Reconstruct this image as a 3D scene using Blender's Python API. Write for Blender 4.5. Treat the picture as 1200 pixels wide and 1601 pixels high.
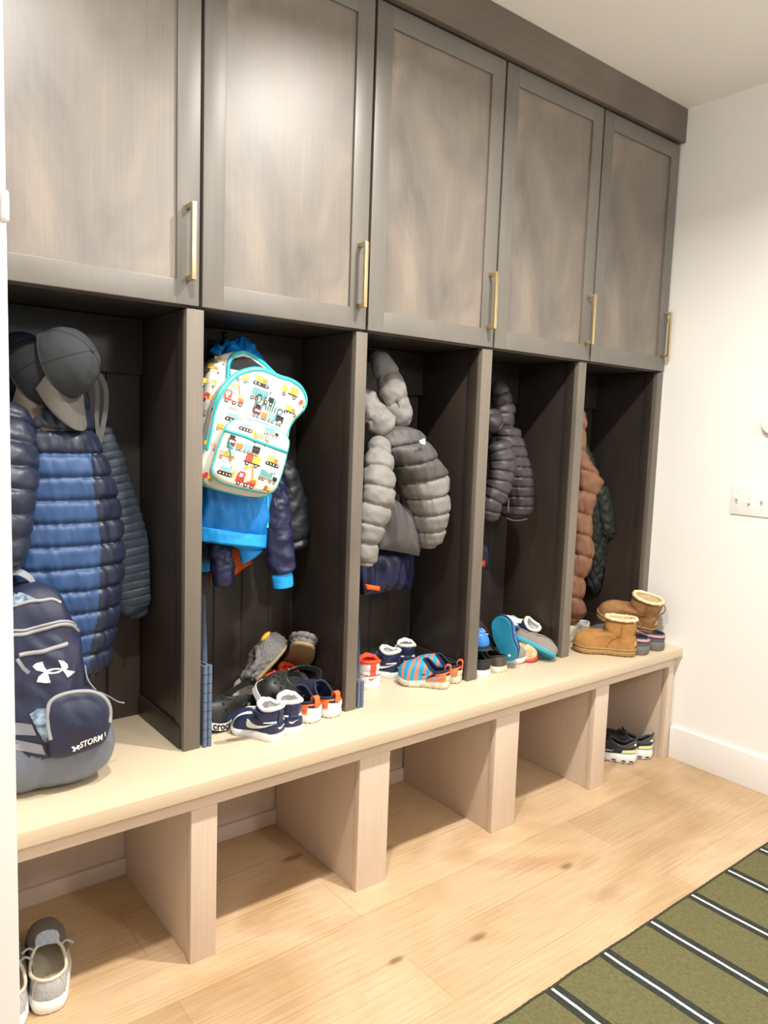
import bpy, bmesh, math, random
from mathutils import Vector, Matrix, noise
from math import sin, cos, pi, radians, sqrt, tan, atan2

S = bpy.context.scene
for _o in list(bpy.data.objects):
    bpy.data.objects.remove(_o)
COL = S.collection

# ------------------------------------------------------------------ camera
CAM = Vector((-0.0548, -1.7121, 1.2762)); FPX = 1176.04
YAW, PITCH, ROLL = 0.6732, -0.1055, 0.0349
_f = Vector((sin(YAW) * cos(PITCH), cos(YAW) * cos(PITCH), sin(PITCH)))
_r = Vector((cos(YAW), -sin(YAW), 0)); _u = _r.cross(_f)
RV = _r * cos(ROLL) + _u * sin(ROLL); UV = -_r * sin(ROLL) + _u * cos(ROLL); FV = _f
cd = bpy.data.cameras.new('camera'); cam = bpy.data.objects.new('camera', cd); COL.objects.link(cam)
cd.sensor_fit = 'HORIZONTAL'; cd.sensor_width = 36.0; cd.lens = FPX / 1200 * 36.0
cd.clip_start = 0.02
cam.matrix_world = Matrix(((RV.x, UV.x, -FV.x, CAM.x), (RV.y, UV.y, -FV.y, CAM.y), (RV.z, UV.z, -FV.z, CAM.z), (0, 0, 0, 1)))
S.camera = cam

# ------------------------------------------------------------------ light and exposure
vs = S.view_settings
vs.view_transform = 'Standard'; vs.look = 'None'; vs.gamma = 1.0; vs.use_curve_mapping = False
vs.exposure = 0.1
W = bpy.data.worlds.new('daylight'); S.world = W; W.use_nodes = True
W.node_tree.nodes['Background'].inputs[0].default_value = (0.90, 0.955, 1.0, 1)
W.node_tree.nodes['Background'].inputs[1].default_value = 0.55

def downlight(x, y, power, size=0.11, col=(1, 0.955, 0.89), z=2.553, spread=150):
    ld = bpy.data.lights.new('recessed_downlight', 'AREA'); ld.shape = 'DISK'; ld.size = size
    ld.energy = power; ld.color = col; ld.spread = radians(spread)
    lo = bpy.data.objects.new('recessed_downlight', ld); lo.location = (x, y, z); COL.objects.link(lo)
downlight(1.42, -0.88, 38, .09)
downlight(0.45, -0.88, 25, .09)
pl = bpy.data.lights.new('added_fill_light', 'POINT'); pl.energy = 62; pl.shadow_soft_size = .14; pl.color = (1, .965, .92)  # unseen fill lamp, added to brighten the ceiling and cabinet fronts
po_ = bpy.data.objects.new('added_fill_light', pl); po_.location = (1.55, -2.7, 2.2); COL.objects.link(po_)

# ------------------------------------------------------------------ helpers
def lin(c):
    if isinstance(c, str):
        c = c.lstrip('#'); c = [int(c[i:i + 2], 16) / 255 for i in (0, 2, 4)]
        return tuple(((v + .055) / 1.055) ** 2.4 if v > .04045 else v / 12.92 for v in c)
    return tuple(c)

def ray(px, py):
    return FV + RV * ((px - 600) / FPX) - UV * ((py - 800.5) / FPX)
def at(px, py, y=None, z=None, x=None):
    """the world point where the sight line through a photo pixel meets a plane"""
    d = ray(px, py)
    if y is not None: t = (y - CAM.y) / d.y
    elif z is not None: t = (z - CAM.z) / d.z
    else: t = (x - CAM.x) / d.x
    return CAM + d * t

MATS = {}
def mat(name, col, rough=.6, metal=0., spec=.5, noise_amt=0., noise_scale=40., bump=0., bump_scale=200., col2=None, sheen=0., coat=0., stretch=(1, 1, 1), weave=0.):
    if name in MATS: return MATS[name]
    m = bpy.data.materials.new(name); m.use_nodes = True; nt = m.node_tree; b = nt.nodes['Principled BSDF']
    c = lin(col); b.inputs['Base Color'].default_value = (*c, 1)
    b.inputs['Roughness'].default_value = rough; b.inputs['Metallic'].default_value = metal
    b.inputs['Specular IOR Level'].default_value = spec
    if sheen:
        b.inputs['Sheen Weight'].default_value = sheen; b.inputs['Sheen Roughness'].default_value = .4
        b.inputs['Sheen Tint'].default_value = (*[min(1, v * 1.5 + .05) for v in c], 1)
    if coat: b.inputs['Coat Weight'].default_value = coat
    tc = nt.nodes.new('ShaderNodeTexCoord'); mp = nt.nodes.new('ShaderNodeMapping'); mp.inputs['Scale'].default_value = stretch
    nt.links.new(tc.outputs['Object'], mp.inputs[0])
    if noise_amt or col2:
        n = nt.nodes.new('ShaderNodeTexNoise'); n.inputs['Scale'].default_value = noise_scale; n.inputs['Detail'].default_value = 5
        nt.links.new(mp.outputs[0], n.inputs['Vector'])
        r = nt.nodes.new('ShaderNodeMix'); r.data_type = 'RGBA'
        c2 = lin(col2) if col2 else tuple(max(0, v * (1 - noise_amt)) for v in c)
        r.inputs[6].default_value = (*c2, 1); r.inputs[7].default_value = (*c, 1)
        mr = nt.nodes.new('ShaderNodeMapRange'); mr.inputs[1].default_value = .35; mr.inputs[2].default_value = .65
        nt.links.new(n.outputs['Fac'], mr.inputs[0]); nt.links.new(mr.outputs[0], r.inputs[0])
        nt.links.new(r.outputs[2], b.inputs['Base Color'])
    if bump:
        n2 = nt.nodes.new('ShaderNodeTexNoise'); n2.inputs['Scale'].default_value = bump_scale; n2.inputs['Detail'].default_value = 3
        nt.links.new(mp.outputs[0], n2.inputs['Vector'])
        bp = nt.nodes.new('ShaderNodeBump'); bp.inputs['Strength'].default_value = bump; bp.inputs['Distance'].default_value = .002
        nt.links.new(n2.outputs['Fac'], bp.inputs['Height']); nt.links.new(bp.outputs[0], b.inputs['Normal'])
    MATS[name] = m
    return m

def wood(name, cols, rough, axis='z', scale=1., rlo=None, grain=.5, blotch=2.2, bump=.05, knots=None, planks=None, grain_dark=.75, coat=0.):
    """stained wood: blotches stretched along the grain, fine grain lines, optional knots and plank rows"""
    m = bpy.data.materials.new(name); m.use_nodes = True; nt = m.node_tree; N = nt.nodes; L = nt.links
    b = N['Principled BSDF']
    tc = N.new('ShaderNodeTexCoord')
    def mapped(along, across):
        mp = N.new('ShaderNodeMapping')
        s = {'x': (along, across, across), 'y': (across, along, across), 'z': (across, across, along)}[axis]
        mp.inputs['Scale'].default_value = s; L.new(tc.outputs['Object'], mp.inputs[0]); return mp
    def nz(mp, sc, det=5, dist=0.):
        n = N.new('ShaderNodeTexNoise'); n.inputs['Scale'].default_value = sc; n.inputs['Detail'].default_value = det
        n.inputs['Distortion'].default_value = dist; L.new(mp.outputs[0], n.inputs['Vector']); return n
    big = nz(mapped(.62 * scale, 1.0 * scale), blotch, 6, .8)
    cr = N.new('ShaderNodeValToRGB'); els = cr.color_ramp.elements
    ps = [.3 + .4 * i / (len(cols) - 1) for i in range(len(cols))]
    while len(els) < len(cols): els.new(.5)
    for e, c, p in zip(els, cols, ps): e.position = p; e.color = (*lin(c), 1)
    L.new(big.outputs['Fac'], cr.inputs[0])
    col = cr.outputs[0]
    gr = nz(mapped(1.2 * scale, 60 * scale), 3., 4, .3)
    mr = N.new('ShaderNodeMapRange'); mr.inputs[1].default_value = .3; mr.inputs[2].default_value = .7
    mr.inputs[3].default_value = grain_dark; mr.inputs[4].default_value = 1.08; L.new(gr.outputs['Fac'], mr.inputs[0])
    mul = N.new('ShaderNodeMix'); mul.data_type = 'RGBA'; mul.blend_type = 'MULTIPLY'; mul.inputs[0].default_value = grain
    L.new(col, mul.inputs[6]); L.new(mr.outputs[0], mul.inputs[7]); col = mul.outputs[2]
    if planks:
        pw, ph, off, var = planks
        br = N.new('ShaderNodeTexBrick'); mp = N.new('ShaderNodeMapping'); mp.inputs['Location'].default_value = off
        L.new(tc.outputs['Object'], mp.inputs[0]); L.new(mp.outputs[0], br.inputs['Vector'])
        br.offset = .37; br.inputs['Scale'].default_value = 1; br.inputs['Brick Width'].default_value = pw; br.inputs['Row Height'].default_value = ph
        br.inputs['Mortar Size'].default_value = .0011; br.inputs['Mortar Smooth'].default_value = .3; br.inputs['Bias'].default_value = 0
        br.inputs['Color1'].default_value = (1, 1, 1, 1); br.inputs['Color2'].default_value = (var, var * .97, var * .93, 1); br.inputs['Mortar'].default_value = (.72, .62, .5, 1)
        m2 = N.new('ShaderNodeMix'); m2.data_type = 'RGBA'; m2.blend_type = 'MULTIPLY'; m2.inputs[0].default_value = 1
        L.new(col, m2.inputs[6]); L.new(br.outputs['Color'], m2.inputs[7]); col = m2.outputs[2]
    for k in (knots or ()):
        kx, ky, kr, st = k
        d = N.new('ShaderNodeVectorMath'); d.operation = 'SUBTRACT'; L.new(tc.outputs['Object'], d.inputs[0]); d.inputs[1].default_value = (kx, ky, 0)
        sc = N.new('ShaderNodeVectorMath'); sc.operation = 'MULTIPLY'; L.new(d.outputs[0], sc.inputs[0]); sc.inputs[1].default_value = (.4 / kr, 1 / kr, 0)
        wob = N.new('ShaderNodeVectorMath'); wob.operation = 'MULTIPLY_ADD'
        nn = N.new('ShaderNodeTexNoise'); nn.inputs['Scale'].default_value = 40; L.new(tc.outputs['Object'], nn.inputs['Vector'])
        L.new(nn.outputs['Color'], wob.inputs[0]); wob.inputs[1].default_value = (.9, .9, 0); L.new(sc.outputs[0], wob.inputs[2])
        ln = N.new('ShaderNodeVectorMath'); ln.operation = 'LENGTH'; L.new(wob.outputs[0], ln.inputs[0])
        mk = N.new('ShaderNodeMapRange'); mk.interpolation_type = 'SMOOTHSTEP'; mk.inputs[1].default_value = .35; mk.inputs[2].default_value = 1.9
        mk.inputs[3].default_value = st; mk.inputs[4].default_value = 0; L.new(ln.outputs['Value'], mk.inputs[0])
        m3 = N.new('ShaderNodeMix'); m3.data_type = 'RGBA'; L.new(mk.outputs[0], m3.inputs[0]); L.new(col, m3.inputs[6]); m3.inputs[7].default_value = (*lin('#6e4c30'), 1); col = m3.outputs[2]
    L.new(col, b.inputs['Base Color'])
    b.inputs['Roughness'].default_value = rough
    if rlo is not None:
        m4 = N.new('ShaderNodeMapRange'); m4.inputs[1].default_value = .3; m4.inputs[2].default_value = .7
        m4.inputs[3].default_value = rough; m4.inputs[4].default_value = rlo; L.new(big.outputs['Fac'], m4.inputs[0]); L.new(m4.outputs[0], b.inputs['Roughness'])
    if coat: b.inputs['Coat Weight'].default_value = coat; b.inputs['Coat Roughness'].default_value = .45
    if bump:
        bp = N.new('ShaderNodeBump'); bp.inputs['Strength'].default_value = bump; bp.inputs['Distance'].default_value = .001
        L.new(gr.outputs['Fac'], bp.inputs['Height']); L.new(bp.outputs[0], b.inputs['Normal'])
    MATS[name] = m
    return m

WLOC = {}
def thing(name, label, cat, loc, group=None, rot=(0, 0, 0)):
    o = bpy.data.objects.new(name, None); COL.objects.link(o); o.empty_display_size = .05
    o.location = loc; o.rotation_euler = rot; tag(o, label, cat, group); WLOC[o.name] = Vector(loc); return o
def tag(o, label, cat, group=None):
    o['label'] = label; o['category'] = cat
    if group: o['group'] = group
    return o
def struct(o): o['kind'] = 'structure'; return o

class MB:
    """collects shapes and links them as one mesh object"""
    def __init__(s): s.v = []; s.f = []; s.m = []
    def add(s, vs, fs, mi=0):
        o = len(s.v); s.v += [Vector(v) for v in vs]
        for k, f in enumerate(fs):
            s.f.append([i + o for i in f]); s.m.append(mi[k] if isinstance(mi, list) else mi)
    def box(s, x0, x1, y0, y1, z0, z1, bev=.0015, mi=0, M=None):
        bm = bmesh.new(); bmesh.ops.create_cube(bm, size=1)
        for v in bm.verts: v.co = Vector(((x0 + x1) / 2 + v.co.x * (x1 - x0), (y0 + y1) / 2 + v.co.y * (y1 - y0), (z0 + z1) / 2 + v.co.z * (z1 - z0)))
        if bev: bmesh.ops.bevel(bm, geom=bm.edges[:], offset=bev, segments=2, affect='EDGES', profile=.6)
        if M: bm.transform(M)
        bm.verts.index_update()
        s.add([v.co for v in bm.verts], [[v.index for v in f.verts] for f in bm.faces], mi); bm.free(); return s
    def loft(s, rings, cap0=True, cap1=True, mi=0, closed=True, mfun=None):
        n = len(rings[0]); vs = [p for r in rings for p in r]; fs = []; ms = []
        for i in range(len(rings) - 1):
            for j in range(n if closed else n - 1):
                k = (j + 1) % n
                fs.append([i * n + j, i * n + k, (i + 1) * n + k, (i + 1) * n + j]); ms.append(mfun(i, j) if mfun else mi)
        for cap, i in ((cap0, 0), (cap1, len(rings) - 1)):
            if cap:
                c = sum((Vector(p) for p in rings[i]), Vector()) / n; vs.append(c); ci = len(vs) - 1
                for j in range(n):
                    k = (j + 1) % n
                    fs.append([i * n + k, i * n + j, ci] if i == 0 else [i * n + j, i * n + k, ci]); ms.append(mfun(min(i, len(rings) - 2), j) if mfun else mi)
        s.add(vs, fs, ms); return s
    def tube(s, pts, r, n=10, mi=0, closed=False, flat=1., up=None):
        pts = [Vector(p) for p in pts]; N = len(pts); rings = []; nrm = None
        rr = r if isinstance(r, (list, tuple)) else [r] * N
        for i, p in enumerate(pts):
            a = pts[(i - 1) % N] if (i or closed) else p; b = pts[(i + 1) % N] if (i < N - 1 or closed) else p
            t = (b - a)
            if t.length < 1e-9: t = Vector((0, 0, 1))
            t.normalize()
            if nrm is None:
                q = Vector(up) if up else (Vector((0, 0, 1)) if abs(t.z) < .9 else Vector((1, 0, 0)))
                nrm = (q - t * q.dot(t)).normalized()
            else:
                nrm = nrm - t * nrm.dot(t); nrm = nrm.normalized() if nrm.length > 1e-6 else t.orthogonal().normalized()
            bn = t.cross(nrm)
            rings.append([p + nrm * (cos(2 * pi * j / n) * rr[i] * flat) + bn * (sin(2 * pi * j / n) * rr[i]) for j in range(n)])
        if closed: rings.append(rings[0]); s.loft(rings, False, False, mi)
        else: s.loft(rings, True, True, mi)
        return s
    def prism(s, poly, M, t, mi=0):
        """flat polygon (2D) extruded by t along local z of M"""
        n = len(poly); vs = [M @ Vector((p[0], p[1], 0)) for p in poly] + [M @ Vector((p[0], p[1], t)) for p in poly]
        fs = [list(range(n))[::-1], [n + i for i in range(n)]] + [[i, (i + 1) % n, n + (i + 1) % n, n + i] for i in range(n)]
        s.add(vs, fs, mi); return s
    def ball(s, c, r, mi=0, n=12):
        rx, ry, rz = r if isinstance(r, (tuple, list)) else (r, r, r)
        rings = [[Vector(c) + Vector((rx * sin(a) * cos(2 * pi * j / (2 * n)), ry * sin(a) * sin(2 * pi * j / (2 * n)), rz * cos(a))) for j in range(2 * n)] for a in [pi * (i + .02) / (n + .04) for i in range(n + 1)]]
        s.loft(rings, True, True, mi); return s
    def build(s, name, mats, parent=None, world=False, smooth=38, recalc=True):
        if not isinstance(mats, (list, tuple)): mats = [mats]
        off = WLOC.get(parent.name, Vector()) if (parent and world) else Vector()
        me = bpy.data.meshes.new(name); me.from_pydata([v - off for v in s.v], [], s.f)
        for m in mats: me.materials.append(m)
        me.polygons.foreach_set('material_index', s.m)
        if recalc:
            bm = bmesh.new(); bm.from_mesh(me); bmesh.ops.recalc_face_normals(bm, faces=bm.faces); bm.to_mesh(me); bm.free()
        me.polygons.foreach_set('use_smooth', [True] * len(me.polygons))
        if smooth < 180: me.set_sharp_from_angle(angle=radians(smooth))
        me.update()
        o = bpy.data.objects.new(name, me); COL.objects.link(o)
        if parent: o.parent = parent; WLOC[o.name] = WLOC.get(parent.name, Vector())
        return o

def interp(tab, u):
    if u <= tab[0][0]: return tab[0][1]
    for (a, b), (c, d) in zip(tab, tab[1:]):
        if u <= c: return b + (d - b) * (u - a) / (c - a if c > a else 1)
    return tab[-1][1]
def sm(t): t = max(0, min(1, t)); return t * t * (3 - 2 * t)
def catmull(P, n):
    """n points along a smooth curve through tuples P"""
    out = []; k = len(P) - 1
    for i in range(n):
        t = i / (n - 1) * k; j = min(int(t), k - 1); f = t - j
        p0, p1, p2, p3 = P[max(j - 1, 0)], P[j], P[j + 1], P[min(j + 2, k)]
        out.append(tuple(.5 * (2 * b + (c - a) * f + (2 * a - 5 * b + 4 * c - d) * f * f + (3 * b - a - 3 * c + d) * f ** 3) for a, b, c, d in zip(p0, p1, p2, p3)))
    return out

def text_mesh(body, size=1., bold=0., italic=0.):
    """flat triangles of a line of lettering, as vertex tuples and faces, left aligned on the baseline"""
    cu = bpy.data.curves.new('lettering', 'FONT'); cu.body = body; cu.size = size; cu.offset = bold; cu.shear = italic; cu.resolution_u = 3
    o = bpy.data.objects.new('lettering', cu); COL.objects.link(o)
    dg = bpy.context.evaluated_depsgraph_get(); me = bpy.data.meshes.new_from_object(o.evaluated_get(dg))
    vs = [tuple(v.co[:2]) for v in me.vertices]; fs = [list(p.vertices) for p in me.polygons]
    bpy.data.objects.remove(o); bpy.data.curves.remove(cu); bpy.data.meshes.remove(me)
    return vs, fs
# ------------------------------------------------------------------ materials of the room
DOORW = wood('stained_alder', ['#564f49', '#686058', '#746a60', '#84786a', '#605a53'], .36, 'z', 1.15, .46, .4, 3.4, .02, coat=.6)
FRAMEW = wood('stained_alder_rail', ['#65625b', '#6d6861', '#766f66'], .40, 'z', 1.0, None, .3, 2., .02, coat=.3)
CROWNW = wood('stained_alder_crown', ['#584f48', '#665c53', '#776a5f'], .42, 'x', 1.0, None, .55, 2., .05)
STILEW = wood('stained_alder_stile', ['#665f56', '#736a5f', '#7f7467'], .45, 'z', 1., None, .5, 2., .05)
INSHADEW = wood('stained_alder_inside_shaded', ['#2b2622', '#352e29', '#453a31'], .42, 'z', 1., None, .5, 2.4, .05)  # same stain as outside; the dimmer light inside is put into the colour
BENCHT = wood('pale_maple_top', ['#cfbc9f', '#d6c4a8', '#dccab0'], .38, 'x', 1., None, .35, 1.6, .02, grain_dark=.88)
BENCHF = wood('pale_maple_front', ['#cfbaa5', '#d6c2ad', '#ddcab6'], .5, 'x', 1., None, .35, 1.6, .02, grain_dark=.88)
BENCHP = wood('pale_maple_upright', ['#cfbaa5', '#d6c2ad', '#ddcab6'], .5, 'z', 1., None, .35, 1.6, .02, grain_dark=.86)
FLOORW = wood('oak_plank_floor', ['#bd9a72', '#cbab84', '#d6b995', '#c3a179'], .45, 'x', 1.3, None, .8, 2.0, .03,
              knots=[(1.098, .108, .011, .75), (1.07, -.417, .008, .75), (1.296, -.474, .009, .7), (1.744, -.403, .009, .7), (1.734, -.552, .02, .3), (1.473, .181, .012, .75), (1.36, -.02, .012, .55)],
              planks=(1.37, .182, (.28, .055, 0), .80), grain_dark=.72)
WHITE = mat('white_wall_paint', '#f6f4ef', .6, bump=.02, bump_scale=300)
CEILM = mat('white_ceiling_paint', '#f5f3ee', .8)
TRIMM = mat('white_trim_paint', '#f3f2ee', .35)
BRASS = mat('brushed_brass', '#dcc79a', .3, 1., noise_amt=.15, noise_scale=60, stretch=(8, 8, .5))
BLACKM = mat('black_metal', '#17171a', .4, .6)

# ------------------------------------------------------------------ room shell
XW = 2.730; CZ = 2.5596; YB = .331
def slab(name, x0, x1, y0, y1, z0, z1, m, bev=0.):
    return struct(MB().box(x0, x1, y0, y1, z0, z1, bev).build(name, m))
slab('floor', -1.3, XW + .1, -3.4, YB, -.08, 0, FLOORW)
slab('ceiling', -1.3, XW + .1, -3.4, YB, CZ, CZ + .08, CEILM)
slab('wall_back', .08, XW, YB, YB + .1, 0, CZ, WHITE)
slab('wall_right', XW, XW + .1, -3.4, YB, 0, CZ, WHITE)
slab('wall_left', .085, .205, -.405, YB, 0, CZ, WHITE)
b = MB(); b.box(XW - .0135, XW, -3.4, -.147, 0, .131, .003)
struct(b.build('baseboard_right', TRIMM))
t1 = struct(MB().box(.07, .221, -.425, -.405, 0, 2.2, .002).build('trim_1', TRIMM))
h = MB()
h.tube([(.2185, -.4265, 1.578), (.2185, -.4265, 1.614)], .0062, 14)
for z in (1.578, 1.614): h.ball((.2185, -.4265, z), .0062, n=8)
h.build('hinge', TRIMM, t1)

# ------------------------------------------------------------------ lockers: dividers, backs and hook rails
lk = thing('locker_surround', 'dark-stained wooden locker surround with open cubbies standing on the pale bench', 'lockers', (1.48, .16, .4602))
DIV = [(.222, .2435), (.6995, .7436), (1.1964, 1.2353), (1.6938, 1.7392), (2.1867, 2.2297), (2.6924, 2.7297)]
ZS = 1.5515; Z0 = .4602
for i, (a, c) in enumerate(DIV):
    p = MB().box(a + .004, c - .004, .0265, .3286, Z0, ZS).build('divider', INSHADEW, lk, True)
    MB().box(a, c, .006, .0265, Z0, ZS, .002).build('stile', STILEW, p, True)
    r = MB()
    if i > 0: r.box(a - .004, a + .0045, .027, .3095, Z0, .5185, .003)
    if 0 < i < 5: r.box(c - .0045, c + .004, .027, .3095, Z0, .5185, .003)
    if r.v: r.build('base_rail', INSHADEW, p, True)
    s2 = MB()
    if i > 0: s2.box(a - .0005, a + .0045, .027, .062, .5185, ZS, .002)
    if s2.v: s2.build('edge_strip', INSHADEW, p, True)
for i in range(5):
    x0, x1 = DIV[i][1] - .0038, DIV[i + 1][0] + .0038
    bb = MB(); n = 5; w = (x1 - x0) / n
    for k in range(n):   # beaded boards with v-joints
        a, c = x0 + k * w, x0 + (k + 1) * w; e = .0028
        poly = [(a, .3135), (a + e, .3105), (c - e, .3105), (c, .3135), (c, .329), (a, .329)]
        bb.loft([[Vector((q[0], q[1], z)) for q in poly] for z in (Z0, ZS)])
    bb.build('back_panel', INSHADEW, lk, True, smooth=20)
    MB().box(x0 + .001, x1 - .001, .291, .3102, 1.407, ZS, .0015).build('hook_rail', FRAMEW if 0 else INSHADEW, lk, True)
    for hx in (x0 + (.09 if i == 0 else .16), x1 - .14) if i else (x0 + .10, x1 - .14):
        if i in (0, 1, 2, 3, 4) and hx > x0 + .2: continue
        hk = MB(); hk.box(hx - .012, hx + .012, .286, .2912, 1.44, 1.52, .002)
        hk.tube(catmull([(hx, .288, 1.50), (hx, .255, 1.497), (hx, .225, 1.505), (hx, .212, 1.525)], 12), .0055, 10)
        hk.tube(catmull([(hx, .288, 1.46), (hx, .262, 1.452), (hx, .245, 1.46), (hx, .24, 1.475)], 12), .0055, 10)
        hk.ball((hx, .212, 1.527), .009, n=8); hk.ball((hx, .24, 1.477), .008, n=8)
        hk.build('coat_hook', BLACKM, lk, True)

# ------------------------------------------------------------------ upper cabinets
G = [.2225, .732, 1.2267, 1.7354, 2.2371, 2.7297]
ZDB, ZDT = 1.558, 2.427
cabl = ['dark wooden wall cabinet over the cubby with the navy backpack and caps',
        'dark wooden wall cabinet over the cubby with the truck print backpack',
        'dark wooden wall cabinet over the cubby with the grey puffer jacket',
        'dark wooden wall cabinet over the cubby with the small black puffer jacket',
        'dark wooden wall cabinet beside the white wall, over the tan jacket and boots']
for i in range(5):
    a, c = G[i] + .001, G[i + 1] - .001
    t = thing('wall_cabinet', cabl[i], 'cabinet', ((a + c) / 2, .16, 1.553), 'row of wall cabinets')
    k = MB(); k.box(a, c, .021, .3285, 1.5535, 1.572, .001); k.box(a, c, .021, .3285, 2.41, 2.4285, .001)
    k.box(a, a + .018, .021, .3285, 1.572, 2.41, .001); k.box(c - .018, c, .021, .3285, 1.572, 2.41, .001); k.box(a + .018, c - .018, .31, .3285, 1.572, 2.41, 0)
    k.build('carcass', INSHADEW, t, True)
    d0, d1 = G[i] + .0042, G[i + 1] - .0042
    if i == 4: d1 = G[5] - .006
    if i == 0: d0 = .2435
    fw = .056
    dm = MB(); dm.box(d0, d0 + fw, 0, .0195, ZDB, ZDT, .002); dm.box(d1 - fw, d1, 0, .0195, ZDB, ZDT, .002)
    dm.box(d0 + fw - .001, d1 - fw + .001, .0002, .0195, ZDB, ZDB + fw, .002); dm.box(d0 + fw - .001, d1 - fw + .001, .0002, .0195, ZDT - fw, ZDT, .002)
    door = dm.build('door', FRAMEW, t, True)
    MB().box(d0 + fw - .004, d1 - fw + .004, .0075, .016, ZDB + fw - .004, ZDT - fw + .004, 0).build('panel', DOORW, door, True)
    hb = MB(); hx = d1 - .0285; z0, z1 = 1.612, 1.786
    hb.box(hx - .0055, hx + .0055, -.0345, -.0255, z0, z1, .0012)
    for z in (z0, z1 - .012): hb.box(hx - .0055, hx + .0055, -.0265, .0005, z, z + .012, .001)
    hb.build('handle', BRASS, door, True)
tag(MB().box(.2225, XW - .0005, -.0186, .0205, 2.4335, CZ - .0006, .002).box(.2225, XW - .0005, .0205, .3285, 2.43, 2.44, 0).build('crown_board', CROWNW),
    'dark-stained flat crown board running under the ceiling above the wall cabinets', 'crown board')

# ------------------------------------------------------------------ bench
bn = thing('storage_bench', 'pale maple built-in bench with five open shoe cubbies below', 'bench', (1.48, .08, 0))
XL = .2225
MB().box(XL, XW - .0005, -.1712, .3285, .4255, .46, .0025).build('bench_top', BENCHT, bn, True)
MB().box(XL, XW - .0008, -.1452, -.126, .3846, .4254, .0015).build('apron', BENCHF, bn, True)
LEG = [(.6528, .7190), (1.1414, 1.2473), (1.6807, 1.7906), (2.2001, 2.2791), (2.6787, 2.7165)]
for i, (a, c) in enumerate(LEG, 1):
    e = .0045
    c2 = XW - .0008 if i == 5 else c
    p = MB().box(a + e, (a + .013) if i == 0 else c2 - (0 if i == 5 else e), -.124, .3015, 0.0002, .4253, .0015).build('partition', BENCHP, bn, True)
    MB().box(a, c, -.146, -.1245, 0.0002, .3844 if i < 5 else .4253, .002).build('post', BENCHP, p, True)
bk = MB(); bk.box(XL + .045, XW - .002, .312, .3285, .0002, .4253, 0)
bk.build('back_board', BENCHP, bn, True)
rl = MB(); rl.box(XL + .045, XW - .002, .3018, .312, .0002, .049, .001)
rl.build('toe_rail', BENCHF, bn, True)

# ------------------------------------------------------------------ switch plate and thermostat on the wall
sp = thing('light_switch_plate', 'white toggle light switch plate on the white wall beside the lockers', 'light switch', (XW, -.41, 1.071))
MB().box(XW - .006, XW - .0002, -.505, -.317, 1.0165, 1.1275, .003).build('plate', TRIMM, sp, True)
TOG = mat('toggle_ivory', '#e9e4d8', .4)
for i in range(4):
    y = -.3405 - i * .046
    q = MB(); up = 1 if i != 1 else -1
    q.box(XW - .0085, XW - .0045, y - .005, y + .005, 1.06, 1.084, .001)
    q.box(XW - .018, XW - .006, y - .0035, y + .0035, 1.072 - .004 + up * .006, 1.072 + .004 + up * .006, .001)
    q.build('toggle', TOG, sp, True)
    for z in (1.042, 1.102): MB().ball((XW - .006, y, z), (.0015, .003, .003), n=6).build('screw', TOG, sp, True)
th = MB(); prof = [(.0, .0005), (.041, .0005), (.041, .016), (.038, .021), (.028, .023), (.001, .0235)]
th.loft([[Vector((XW - d, -.449 + r * cos(2 * pi * j / 40), 1.358 + r * sin(2 * pi * j / 40))) for j in range(40)] for r, d in prof if r > 0], True, True)
tag(th.build('thermostat', TRIMM), 'round white thermostat on the white wall above the switch plate', 'thermostat')

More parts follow.
